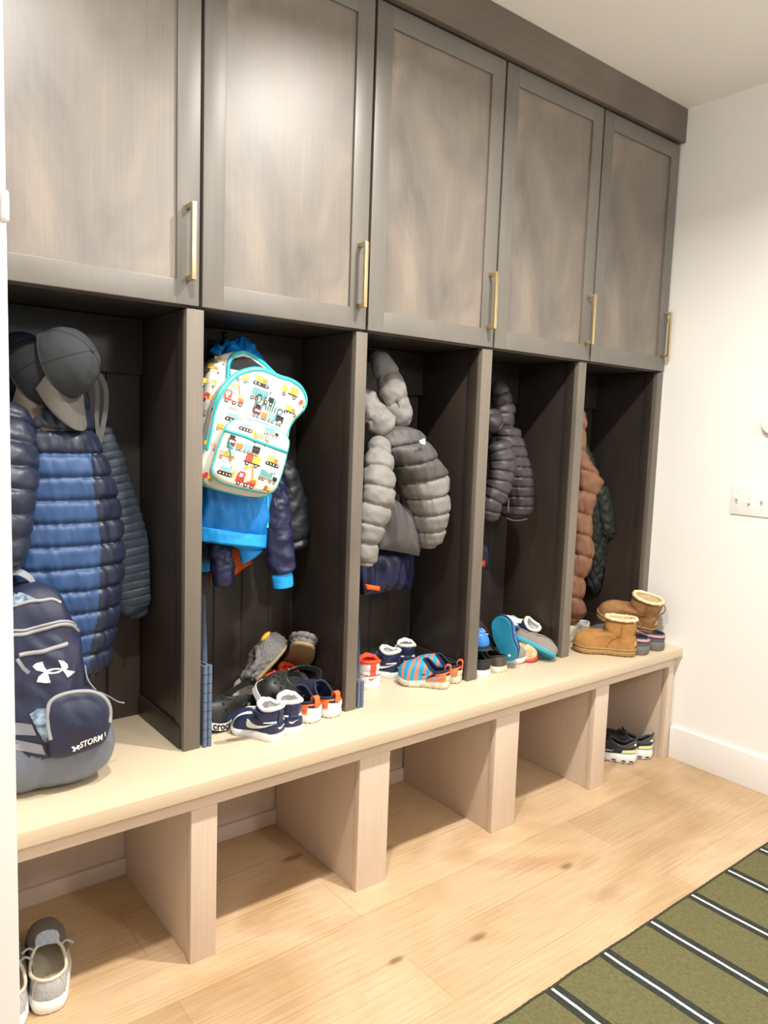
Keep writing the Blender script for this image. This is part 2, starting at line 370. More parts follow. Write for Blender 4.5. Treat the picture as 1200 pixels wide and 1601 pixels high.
# ------------------------------------------------------------------ rug
def rug_mat():
    m = bpy.data.materials.new('olive_striped_wool'); m.use_nodes = True; nt = m.node_tree; N = nt.nodes; L = nt.links; b = N['Principled BSDF']
    tc = N.new('ShaderNodeTexCoord'); sx = N.new('ShaderNodeSeparateXYZ'); 
    nz = N.new('ShaderNodeTexNoise'); nz.inputs['Scale'].default_value = 9; nz.inputs['Detail'].default_value = 2; L.new(tc.outputs['Object'], nz.inputs['Vector'])
    ad = N.new('ShaderNodeVectorMath'); ad.operation = 'MULTIPLY_ADD'; L.new(nz.outputs['Color'], ad.inputs[0]); ad.inputs[1].default_value = (.006, 0, 0); L.new(tc.outputs['Object'], ad.inputs[2])
    L.new(ad.outputs[0], sx.inputs[0])
    md = N.new('ShaderNodeMath'); md.operation = 'MODULO'; s1 = N.new('ShaderNodeMath'); s1.operation = 'ADD'; s1.inputs[1].default_value = -1.297 + .102 + 2.05 + .004
    L.new(sx.outputs[0], s1.inputs[0]); L.new(s1.outputs[0], md.inputs[0]); md.inputs[1].default_value = .205
    s2 = N.new('ShaderNodeMath'); s2.operation = 'SUBTRACT'; L.new(md.outputs[0], s2.inputs[0]); s2.inputs[1].default_value = .102
    ab = N.new('ShaderNodeMath'); ab.operation = 'ABSOLUTE'; L.new(s2.outputs[0], ab.inputs[0])
    cr = N.new('ShaderNodeValToRGB'); cr.color_ramp.interpolation = 'CONSTANT'; e = cr.color_ramp.elements
    e[0].position = 0; e[0].color = (*lin('#e9e6dc'), 1); e[1].position = .0036; e[1].color = (*lin('#373935'), 1)
    k = e.new(.0225); k.color = (*lin('#676344'), 1)
    L.new(ab.outputs[0], cr.inputs[0])
    n2 = N.new('ShaderNodeTexNoise'); n2.inputs['Scale'].default_value = 260; n2.inputs['Detail'].default_value = 4
    mp = N.new('ShaderNodeMapping'); mp.inputs['Scale'].default_value = (1, .35, 1); L.new(tc.outputs['Object'], mp.inputs[0]); L.new(mp.outputs[0], n2.inputs['Vector'])
    mr = N.new('ShaderNodeMapRange'); mr.inputs[1].default_value = .3; mr.inputs[2].default_value = .7; mr.inputs[3].default_value = .72; mr.inputs[4].default_value = 1.15; L.new(n2.outputs['Fac'], mr.inputs[0])
    mx = N.new('ShaderNodeMix'); mx.data_type = 'RGBA'; mx.blend_type = 'MULTIPLY'; mx.inputs[0].default_value = 1; L.new(cr.outputs[0], mx.inputs[6]); L.new(mr.outputs[0], mx.inputs[7])
    L.new(mx.outputs[2], b.inputs['Base Color']); b.inputs['Roughness'].default_value = .95; b.inputs['Specular IOR Level'].default_value = .1
    bp = N.new('ShaderNodeBump'); bp.inputs['Strength'].default_value = .4; bp.inputs['Distance'].default_value = .002; L.new(n2.outputs['Fac'], bp.inputs['Height']); L.new(bp.outputs[0], b.inputs['Normal'])
    return m
rg = MB(); NX, NY = 120, 40; rows = []
for j in range(NY + 1):
    for i in range(NX + 1):
        x = .75 + (2.66 - .75) * i / NX; y = -.708 - 1.6 * j / NY
        rows.append(Vector((x, y + (.004 * noise.noise(Vector((x * 9, 3, 0))) if j == 0 else 0), .007 + .0012 * noise.noise(Vector((x * 7, y * 7, 1))))))
fs = [[j * (NX + 1) + i, j * (NX + 1) + i + 1, (j + 1) * (NX + 1) + i + 1, (j + 1) * (NX + 1) + i] for j in range(NY) for i in range(NX)]
nv = len(rows); rows += [Vector((v.x, v.y, .0006)) for v in rows]
fs += [[nv + q for q in f[::-1]] for f in fs]
for i in range(NX): fs.append([i, nv + i, nv + i + 1, i + 1])
for j in range(NY): fs.append([j * (NX + 1), (j + 1) * (NX + 1), nv + (j + 1) * (NX + 1), nv + j * (NX + 1)])
rg.add(rows, fs)
rug = rg.build('rug', rug_mat()); tag(rug, 'olive green flatwoven rug with black and white stripes on the oak floor', 'rug')
ed = MB(); ed.tube([(.75 + 1.91 * i / 200, -.7075 + .004 * noise.noise(Vector(((.75 + 1.91 * i / 200) * 9, 3, 0))) + .0006 * sin(i * 9), .0065) for i in range(201)], .0035, 6)
ed.build('bound_edge', mat('rug_binding', '#3a3724', .95, bump=.4, bump_scale=900), rug)
# ------------------------------------------------------------------ garments
def world_edge(pts, Y):
    ws = [at(px, py, y=Y) for px, py in pts]
    return sorted(((p.z, p.x) for p in ws))
def puff(ph):  # 0 at a seam, 1 on the crown of a channel
    return 1 - (1 - abs(sin(pi * ph))) ** 2.6

def fit(m):
    """cloth lies against the sides and back of its cubby instead of passing through"""
    mx = sorted(v.x for v in m.v)[len(m.v) // 2]
    for i in range(5):
        x0, x1 = DIV[i][1] + .0055, DIV[i + 1][0] - .0055
        if x0 - .06 < mx < x1 + .06 and abs(mx - (x0 + x1) / 2) < .26:
            for v in m.v:
                if v.y > .012 or True:
                    if v.x < x0: v.x = x0 + .002 * min(1, (x0 - v.x) / .03) * 0
                    if v.x > x1: v.x = x1
                if v.y > .289: v.y = .289
            break
    return m

def cloth_body(left, right, Y, depth, band=.05, amp=.011, nz=170, nj=88, expo=2.3, wr=.006, z0=None, skew=0., topt=.25, bott=.06, seed=0., diamond=0., ywave=0., zones=None, fold=0., seam_mi=None, depth_top=None, lean=0., tilt=0.):
    """a hanging garment body: horizontal sections between two side lines, quilted in channels, wrinkled"""
    Lz, Rz = world_edge(left, Y), world_edge(right, Y)
    zt = min(Lz[-1][0], Rz[-1][0]) if False else (Lz[-1][0] + Rz[-1][0]) / 2
    zb = (Lz[0][0] + Rz[0][0]) / 2
    Lf = [((z), x) for z, x in Lz]; Rf = [((z), x) for z, x in Rz]
    rings = []; phs = []
    for i in range(nz + 1):
        t = i / nz; z = zt + (zb - zt) * t
        xl, xr = interp(Lf, z), interp(Rf, z)
        m = max(.004, (xr - xl) / 2); cx = (xl + xr) / 2
        b = depth * (topt + (1 - topt) * sm(t / .3)) * (1 - .25 * sm((t - .75) / .25))
        tt = abs((cx - CAM.x) / (Y - CAM.y)); b = min(b, .8 * m / max(tt, .05)); a = sqrt(max(m * m - (b * tt) ** 2, (.35 * m) ** 2))
        end = min(1, sqrt(max(0, min(t / .03, (1 - t) / bott if bott else 1))))
        ring = []
        for j in range(nj):
            phi = 2 * pi * j / nj; c, s = cos(phi), sin(phi)
            k = (abs(c) ** expo + abs(s) ** expo) ** (-1 / expo)
            ex, ey = a * c * k, b * s * k
            zz = z + skew * ex + fold * sin(phi * 3 + seed)
            if diamond:
                u = (zz / diamond + phi * a / diamond / 1.0); w = (zz / diamond - phi * a / diamond)
                q = min(abs(sin(pi * u)), abs(sin(pi * w))) ** .5
            else:
                q = puff((zz - (z0 or zt)) / band)
            d = amp * (q - .55)
            p3 = Vector((cx + ex, Y + ey, z))
            nn = noise.noise(Vector((p3.x * 9 + seed, p3.y * 9, p3.z * 5))) * wr * 1.6
            nn += noise.noise(Vector((p3.x * 34 + seed, p3.y * 34, p3.z * 11))) * wr * .7
            pk = noise.noise(Vector((p3.x * 75 + p3.z * 18 + seed, p3.y * 75, p3.z * 16))) * wr
            nn += pk * (1.15 - .8 * q) if not diamond else pk * .4
            nn += noise.noise(Vector((p3.x * 22 - p3.z * 16 + seed, p3.y * 20, p3.z * 16 + p3.x * 10))) * wr * .5
            d = (d + nn)
            dirx, diry = ex / a / a, ey / b / b; dl = sqrt(dirx * dirx + diry * diry) or 1
            e2 = .35 + .65 * end
            ring.append(Vector((cx + ex * e2 + d * dirx / dl * end, Y + ey * e2 + d * diry / dl * end + lean * (zt - z), z + tilt * ex)))
        rings.append(ring)
    mf = None
    if zones:
        def mf(i, j):
            v = (rings[i][j] + rings[i + 1][j] + rings[i][(j + 1) % nj] + rings[i + 1][(j + 1) % nj]) / 4
            return zones(v, 2 * pi * (j + .5) / nj)
    m = MB(); m.loft(rings, True, True, 0, True, mf); m.rings = rings
    return fit(m)

def sleeve(path, band=.05, amp=.008, n=90, nj=44, depth=.8, wr=.005, seed=0., cuff=0, diamond=0., taper_end=True):
    """a tube through (px, py, y, radius), quilted across its length"""
    P = [(*at(a, b, y=y), r) for a, b, y, r in path]
    C = catmull(P, n); pts = [Vector(c[:3]) for c in C]; L = [0]
    for a, b in zip(pts, pts[1:]): L.append(L[-1] + (b - a).length)
    rings = []; nrm = None
    for i, p in enumerate(pts):
        t = (pts[min(i + 1, n - 1)] - pts[max(i - 1, 0)]).normalized()
        q = Vector((0, 1, 0)); nrm = (q - t * q.dot(t)).normalized(); bn = t.cross(nrm)
        r = C[i][3]; end = 1.
        e0 = min(L[i], L[-1] - L[i]) / (r * .45)
        if e0 < 1: end = .3 + .7 * sqrt(max(0, 1 - (1 - e0) ** 2))
        if not taper_end and L[-1] - L[i] < L[i]: end = 1.
        ring = []
        for j in range(nj):
            phi = 2 * pi * j / nj
            d0 = bn * cos(phi) + nrm * (sin(phi) * depth)
            p3 = p + d0 * r
            if diamond:
                q = min(abs(sin(pi * (L[i] / diamond + phi * r / diamond))), abs(sin(pi * (L[i] / diamond - phi * r / diamond)))) ** .5
            else:
                q = puff(L[i] / band + .15 * noise.noise(p3 * 12))
            dd = amp * (q - .55) + wr * (1.5 * noise.noise(Vector((p3.x * 10 + seed, p3.y * 10, p3.z * 9))) + .9 * noise.noise(p3 * 32 + Vector((seed, 0, 0))) + .6 * (1.25 - q) * noise.noise(p3 * 80))
            ring.append(p + d0.normalized() * ((r * d0.length + dd) * end))
        rings.append(ring)
    m = MB(); m.loft(rings, True, True); m.pts = pts; m.rings = rings
    return fit(m)

def drape(poly_px, Y, thick=.012, wr=.006, seed=0., n=30, bulge=.012, mi=0, hemdown=0.):
    """a hanging piece of light cloth with an outline, folds and thickness; the outline is a ring of photo points on plane Y"""
    pts = [at(px, py, y=Y) for px, py in poly_px]
    k = len(pts); ring = []
    per = 10
    for i in range(k):
        for q in range(per): ring.append(pts[i].lerp(pts[(i + 1) % k], q / per))
    c = sum(ring, Vector()) / len(ring)
    rings = []
    def off(p, side, s):
        w = noise.noise(Vector((p.x * 16 + seed, 0, p.z * 4))) * wr * 2 + noise.noise(Vector((p.x * 45 + seed, 2, p.z * 10 + p.x * 14))) * wr * .7
        return Vector((p.x, p.y + w + side * (thick * .5 + bulge * (1 - s ** 3)), p.z))
    for s in [i / n for i in range(1, n + 1)]: rings.append([off(c.lerp(p, s), -1, s) for p in ring])
    for s in [i / n for i in range(n, 0, -1)]: rings.append([off(c.lerp(p, s), 1, s) for p in ring])
    m = MB(); m.loft(rings, True, True, mi); return fit(m)

def fabric(name, col, rough=.6, **k):
    k.setdefault('bump', .25); k.setdefault('bump_scale', 700); return mat(name, col, rough, **k)
NAVY = fabric('navy_down_nylon', '#20273a', .4, sheen=.1, bump=.55, bump_scale=70, stretch=(1, 1, .45))
BLUE = fabric('blue_down_nylon', '#2b4a76', .5, sheen=.2, bump=.5, bump_scale=70, stretch=(1, 1, .45))
SLATE = fabric('slate_quilted_nylon', '#3a4350', .5)
GREYL = fabric('heather_grey_nylon', '#85827d', .7, noise_amt=.22, noise_scale=700, bump=.6, bump_scale=65, stretch=(1, 1, .5))
GREYD = fabric('charcoal_grey_nylon', '#504f4d', .6, bump=.6, bump_scale=60, stretch=(1, 1, .45))
PLUM = fabric('black_plum_nylon', '#3a3438', .5, bump=.6, bump_scale=90, stretch=(1, 1, .6))
TAN = fabric('tan_brown_nylon', '#805840', .55, bump=.5, bump_scale=55, stretch=(1, 1, .5))
GREEN = fabric('dark_green_quilt', '#272c2a', .5)
CYAN = fabric('bright_blue_nylon', '#0b80d4', .42, bump=.5, bump_scale=35)
CYANL = fabric('cyan_blue_rib', '#1aa0f2', .6)
NAVYK = fabric('navy_rain_nylon', '#1c2042', .42, bump=.6, bump_scale=40)
ORANGE = fabric('orange_lining', '#f0661c', .6)
BLKN = fabric('black_nylon', '#1d1f26', .45, bump=.1)
ZIPM = mat('zip_metal', '#9b9a97', .35, .8)
WHITEP = mat('white_print', '#f2f2ef', .55)

# ---- blue and navy puffer jacket in the first cubby
j1 = thing('puffer_jacket', 'adult two-tone puffer jacket with blue front and navy sides, behind the navy backpack', 'jacket', at(100, 700, y=.2))
bl = world_edge([(47, 708), (36, 770), (23, 839), (10, 900), (0, 1010), (0, 1075)], .08); br_ = world_edge([(142, 708), (147, 770), (157, 847), (157, 875), (155, 909), (153, 964), (141, 1014), (138, 1075)], .08)
def z_blue(v, phi):
    y = .05
    # the blue front is bounded by two seams that follow the side of the garment
    f = (.08 - CAM.y) / (v.y - CAM.y)
    x = CAM.x + (v.x - CAM.x) * f; z = CAM.z + (v.z - CAM.z) * f
    return 1 if (sin(phi) < .2 and bl[0][0] < z < bl[-1][0] and interp(bl, z) < x < interp(br_, z)) else 0
g = cloth_body([(32, 590), (22, 640), (10, 700), (0, 800), (-8, 900), (-8, 1000), (50, 1075)],
               [(120, 590), (138, 640), (152, 690), (166, 730), (178, 765), (184, 811), (187, 866), (185, 920), (179, 984), (168, 1025), (142, 1072)], .168, .088, band=.0535, amp=.011, wr=.0055, z0=at(100, 710, y=.08).z, zones=z_blue, nz=260, nj=300, topt=.5)
g.build('body', [NAVY, BLUE], j1, True, smooth=180)
sleeve([(24, 640, .16, .045), (14, 690, .11, .06), (8, 740, .09, .066), (2, 800, .08, .066), (-6, 890, .08, .06)], .05, .009, seed=3).build('sleeve', NAVY, j1, True, smooth=180)
sleeve([(24, 520, .25, .03), (34, 560, .235, .05), (46, 600, .22, .06), (60, 640, .20, .06)], .05, .008, seed=4).build('hood', NAVY, j1, True, smooth=180)
# ---- slate quilted jacket behind it
j2 = thing('quilted_jacket', 'slate grey finely quilted jacket, sleeve showing behind the blue puffer jacket', 'jacket', at(180, 700, y=.27))
sleeve([(158, 668, .268, .022), (176, 730, .262, .034), (190, 800, .255, .05), (203, 870, .245, .06), (214, 925, .24, .062), (219, 950, .24, .058)], .0215, .0035, n=200, seed=5, depth=.5, wr=.004).build('sleeve', SLATE, j2, True, smooth=180)
cloth_body([(100, 650), (95, 760), (95, 930)], [(160, 660), (182, 760), (190, 930)], .272, .018, band=.021, amp=.003, nz=120, nj=50, wr=.003).build('body', SLATE, j2, True, smooth=180)
sleeve([(203, 925, .235, .045), (216, 945, .24, .047), (224, 962, .245, .02)], .06, .002, n=30, seed=6, depth=.5).build('cuff', SLATE, j2, True, smooth=180)
q = MB(); q.tube([at(203, 955, y=.225), at(202.5, 970, y=.225), at(203, 978, y=.225)], .0022, 8); q.build('cord', BLKN, j2, True)
# ---- loop strap
st = MB()
def ribbon(mb, px, Y, w, t=.0022, n=40, mi=0):
    C = catmull([(*at(a, b, y=Y if len(r) < 1 else r[0]), 0) for a, b, *r in px], n); P = [Vector(c[:3]) for c in C]; rings = []
    for i, p in enumerate(P):
        d = (P[min(i + 1, n - 1)] - P[max(i - 1, 0)]).normalized(); v = p - CAM; v.normalize(); s_ = d.cross(Vector((v.x * .4, .9, 0)).normalized()).normalized(); nn = d.cross(s_)
        rings.append([p + s_ * w / 2 + nn * t / 2, p - s_ * w / 2 + nn * t / 2, p - s_ * w / 2 - nn * t / 2, p + s_ * w / 2 - nn * t / 2])
    mb.loft(rings, True, True, mi)
ribbon(st, [(132, 570, .235), (147, 588, .235), (152, 620, .232), (151, 655, .23), (155, 692, .23)], .23, .010)
ribbon(st, [(155, 694, .23), (162, 660, .232), (166, 625, .235), (163, 600, .237), (152, 582, .238)], .235, .012)
tag(st.build('hanging_strap', fabric('grey_webbing', '#6f6e6a', .8)), 'thin grey webbing loop hanging from the hook rail beside the caps', 'strap')

# ---- clothes behind and below the truck print backpack
j3 = thing('windbreaker', 'bright blue kids jacket with a cyan hem under the truck print backpack', 'jacket', at(370, 760, y=.2))
cloth_body([(316, 745), (306, 800), (304, 843)], [(430, 745), (418, 800), (413, 848)], .13, .058, band=.9, amp=0, nz=90, nj=80, wr=.009, seed=2, topt=.8, tilt=-.12).build('body', CYAN, j3, True, smooth=180)
cloth_body([(306, 828), (306, 852)], [(414, 828), (414, 854)], .125, .062, band=.9, amp=0, nz=24, nj=90, wr=.003, seed=2, topt=.95, bott=.1, tilt=-.16).build('hem', CYANL, j3, True, smooth=180)
drape([(372, 850), (413, 858), (396, 872), (379, 881)], .13, .012, .003, 4.).build('hem_fold', CYANL, j3, True, smooth=180)
sleeve([(366, 532, .25, .012), (376, 535, .235, .024), (386, 550, .225, .03), (402, 580, .21, .034)], .9, 0, n=60, seed=2.2, wr=.008).build('hood', CYAN, j3, True, smooth=180)
sleeve([(338, 560, .25, .02), (350, 545, .24, .022), (362, 548, .225, .028), (366, 575, .21, .03)], .9, 0, n=60, seed=7.2, wr=.008).build('hood', CYAN, j3, True, smooth=180)
j4 = thing('rain_jacket', 'navy kids rain jacket with cyan cuffs hanging below the truck print backpack', 'jacket', at(420, 760, y=.2))
cloth_body([(395, 740), (408, 800), (412, 850)], [(448, 740), (452, 800), (450, 850)], .17, .035, band=.9, amp=0, nz=70, nj=60, wr=.007, seed=5).build('body', NAVYK, j4, True, smooth=180)
sleeve([(428, 755, .13, .042), (428, 800, .115, .046), (434, 850, .105, .042), (441, 898, .1, .031)], .9, 0, n=90, seed=9, wr=.009).build('sleeve', NAVYK, j4, True, smooth=180)
sleeve([(438, 892, .1, .029), (442, 905, .1, .030), (443, 917, .1, .029)], .9, 0, n=24, seed=1, wr=.001, taper_end=False).build('cuff', CYANL, j4, True, smooth=180)
sleeve([(342, 838, .15, .026), (346, 868, .14, .031), (349, 895, .135, .033), (346, 919, .135, .026)], .9, 0, n=70, seed=11, wr=.006).build('sleeve', NAVYK, j4, True, smooth=180)
j4b = thing('fleece_jacket', 'navy sleeve with a bright cyan cuff, mostly hidden by the divider', 'jacket', at(322, 860, y=.2))
sleeve([(325, 840, .235, .03), (323, 862, .232, .03), (318, 880, .23, .026)], .9, 0, n=30, seed=3, wr=.005).build('sleeve', NAVYK, j4b, True, smooth=180)
sleeve([(320, 874, .23, .024), (318, 886, .23, .024), (317, 894, .23, .022)], .9, 0, n=20, seed=3, wr=.002).build('cuff', CYANL, j4b, True, smooth=180)
j5 = thing('orange_jacket', 'orange garment peeping out beneath the bright blue kids jacket', 'jacket', at(360, 850, y=.24))
drape([(330, 850), (392, 862), (392, 880), (368, 897), (338, 910), (329, 912)], .255, .012, .005, 6.).build('body', ORANGE, j5, True, smooth=180)
j6 = thing('black_jacket', 'black jacket hanging deepest in the truck backpack cubby, sleeve showing', 'jacket', at(450, 760, y=.26))
sleeve([(440, 720, .235, .03), (452, 770, .225, .05), (459, 815, .215, .052), (461, 848, .21, .045)], .9, 0, n=80, seed=14, wr=.007).build('sleeve', BLKN, j6, True, smooth=180)
sleeve([(459, 842, .21, .04), (462, 852, .21, .043), (463, 860, .21, .036)], .9, 0, n=20, seed=4, wr=.002).build('cuff', BLKN, j6, True, smooth=180)

# ---- grey puffer jacket with hood in the third cubby
j7 = thing('puffer_jacket', 'grey hooded kids puffer jacket with a charcoal yoke and small white logo', 'jacket', at(615, 690, y=.2))
zy = at(655, 750, y=.06).z; XG = at(650, 750, y=.13).x
ARM = world_edge([(583, 696), (618, 756), (632, 790), (650, 845), (655, 866)], .08)
def z_grey(v, phi):
    return 1 if v.z - .16 * (v.x - XG) > zy else 0
cloth_body([(596, 672), (584, 696), (600, 730), (618, 757), (627, 785), (634, 815), (640, 845), (650, 864)],
           [(632, 660), (645, 668), (662, 685), (676, 703), (688, 725), (695, 740), (696, 770), (697, 800), (693, 825), (686, 850)], .13, .085, band=.056, amp=.0115, wr=.0065, z0=zy, zones=z_grey, nz=260, nj=150, topt=.6, seed=21, skew=-.16).build('body', [GREYL, GREYD], j7, True, smooth=180)
drape([(606, 775), (640, 800), (652, 840), (648, 868), (618, 862), (590, 858), (594, 800)], .14, .03, .009, 3., bulge=.02).build('side_panel', GREYD, j7, True, smooth=180)
sleeve([(597, 690, .115, .022), (593, 712, .085, .040), (592, 742, .06, .052), (590, 775, .045, .053), (583, 805, .04, .046), (577, 840, .035, .040), (573, 868, .04, .034), (570, 884, .045, .028)], .056, .0095, n=190, seed=22, wr=.0065).build('sleeve', GREYL, j7, True, smooth=180)
hd = sleeve([(580, 562, .2, .016), (592, 563, .17, .030), (605, 588, .15, .042), (617, 620, .135, .044), (626, 648, .125, .040), (632, 668, .125, .022)], .085, .006, n=150, seed=25, wr=.007)
hd.build('hood', GREYL, j7, True, smooth=180)
sleeve([(573, 610, .17, .03), (580, 640, .15, .042), (596, 662, .13, .046), (612, 672, .12, .03)], .09, .005, n=90, seed=26, wr=.009).build('hood_back', GREYL, j7, True, smooth=180)
q = MB(); q.tube([hd.pts[i] - Vector((-.004, .0, 0)) + (CAM - hd.pts[i]).normalized() * (.8 * interp([(0, .016), (30, .03), (60, .042), (90, .044), (120, .04), (149, .02)], i)) for i in range(16, 140, 4)], .0022, 8)
q.build('hood_seam', GREYD, j7, True)
lg = MB(); O_ = at(660, 690, y=.028); ex = Vector((1, .25, -.05)).normalized(); ez = Vector((0, 0, 1)); M_ = Matrix((ex, ez, ex.cross(ez))).transposed().to_4x4(); M_.translation = O_
lg.prism([(-.007, -.008), (.014, -.009), (.014, .002), (.011, .007), (.006, .009), (0, .008), (-.004, .004)], M_, .002)
lg.prism([(-.017, .0), (-.008, .0), (-.008, .004), (-.017, .003)], M_, .002); lg.prism([(-.016, -.005), (-.008, -.005), (-.008, -.001), (-.016, -.002)], M_, .002)
lg.build('logo', WHITEP, j7, True)
j8 = thing('rain_jacket', 'navy jacket with an orange edge, its lower part hanging under the grey puffer jacket', 'jacket', at(600, 870, y=.2))
drape([(566, 860), (640, 860), (642, 892), (640, 920), (610, 920), (566, 930), (560, 900)], .2, .03, .014, 8., bulge=.02).build('body', NAVYK, j8, True, smooth=180)
drape([(570, 913), (594, 917), (592, 924), (572, 921)], .155, .006, .002, 8., n=6, bulge=.004).build('edge', ORANGE, j8, True, smooth=180)
j9 = thing('hooded_top', 'dark hood hanging on the hook behind the grey puffer jacket', 'hood', at(580, 560, y=.25))
sleeve([(572, 562, .24, .016), (582, 556, .235, .022), (592, 566, .23, .024), (596, 590, .23, .024)], .9, 0, n=50, seed=31, wr=.006).build('hood', fabric('deep_green_fleece', '#141c1a', .9), j9, True, smooth=180)

# ---- black puffer jacket in the fourth cubby
j10 = thing('puffer_jacket', 'small black hooded puffer jacket hanging above the pile of mixed shoes', 'jacket', at(795, 690, y=.2))
cloth_body([(768, 668), (762, 700), (768, 740), (776, 770), (778, 790), (778, 808)],
           [(798, 665), (811, 668), (818, 700), (826, 735), (830, 765), (830, 790), (824, 811)], .16, .075, band=.036, amp=.007, wr=.005, nz=190, nj=110, seed=41, topt=.7).build('body', PLUM, j10, True, smooth=180)
sleeve([(778, 690, .1, .036), (785, 722, .085, .046), (780, 760, .08, .046), (768, 790, .085, .04), (764, 815, .09, .034)], .036, .006, n=150, seed=42).build('sleeve', PLUM, j10, True, smooth=180)
sleeve([(772, 606, .22, .022), (779, 610, .2, .036), (786, 635, .185, .042), (790, 660, .17, .036), (792, 675, .165, .024)], .04, .005, n=110, seed=43).build('hood', PLUM, j10, True, smooth=180)
sleeve([(764, 640, .2, .036), (770, 660, .18, .04), (782, 672, .16, .03)], .04, .005, n=60, seed=44).build('hood_back', PLUM, j10, True, smooth=180)
q = MB(); ribbon(q, [(792, 810, .1), (800, 813, .1), (812, 813.5, .1), (824, 811, .105)], .1, .004); q.build('hem_binding', GREYD, j10, True)
q = MB(); q.tube([at(794.5, 780, y=.088), at(794, 800, y=.088)], .0024, 8); q.build('zip_pull', ZIPM, j10, True)
j11 = thing('hooded_top', 'navy garment with an orange trim just showing past the divider, under the black puffer jacket', 'jacket', at(758, 870, y=.2))
drape([(740, 848), (759, 850), (762, 872), (759, 890), (742, 890)], .26, .02, .004, 9.).build('body', NAVYK, j11, True, smooth=180)
drape([(744, 874), (757, 876), (756, 886), (744, 886)], .235, .008, .002, 9., n=6).build('edge', ORANGE, j11, True, smooth=180)

# ---- tan puffer and dark green quilted coat in the last cubby
j12 = thing('puffer_coat', 'long tan brown puffer coat hanging above the sheepskin boots', 'coat', at(910, 700, y=.2))
cloth_body([(903, 636), (893, 660), (885, 700), (882, 760), (880, 850), (876, 930), (876, 955), (876, 974)],
           [(912, 636), (916, 660), (915, 700), (920, 718), (930, 735), (937, 752), (929, 770), (924, 795), (924, 830), (925, 860), (922, 880), (915, 900), (912, 930), (913, 952), (911, 964), (907, 976)], .15, .09, band=.085, amp=.011, wr=.008, nz=230, nj=120, seed=51, skew=.25, topt=.8).build('body', TAN, j12, True, smooth=180)
j13 = thing('quilted_coat', 'dark green diamond-quilted coat behind the long tan puffer coat', 'coat', at(930, 700, y=.25))
cloth_body([(905, 690), (900, 740), (905, 800), (912, 860), (915, 900), (918, 928)], [(918, 690), (926, 715), (935, 745), (944, 770), (950, 800), (951, 850), (952, 900), (952, 928)], .235, .045, diamond=.055, amp=.006, wr=.005, nz=180, nj=110, seed=61, topt=.8).build('body', GREEN, j13, True, smooth=180)
sleeve([(936, 760, .2, .035), (944, 795, .19, .042), (950, 825, .185, .04), (954, 838, .185, .034)], .05, .004, n=80, seed=62, diamond=.05).build('sleeve', GREEN, j13, True, smooth=180)
# ------------------------------------------------------------------ bags and caps
class Fr:
    """a local frame: x to the right, z up, n out of the front"""
    def __init__(s, O, n, roll=0.):
        s.O = Vector(O); s.n = Vector(n).normalized()
        ez = Vector((0, 0, 1)); ez = (ez - s.n * ez.dot(s.n)).normalized(); ex = ez.cross(-s.n) * 1
        if ex.x < 0: ex = -ex
        c, q = cos(roll), sin(roll)
        s.ex = ex * c + ez * q; s.ez = ez * c - ex * q
    def p(s, x, z, d=0.): return s.O + s.ex * x + s.ez * z + s.n * d
    def unp(s, px, py, d=0.):
        r = ray(px, py); o = s.O + s.n * d
        t = (o - CAM).dot(s.n) / r.dot(s.n); q = CAM + r * t - o
        return (q.dot(s.ex), q.dot(s.ez))

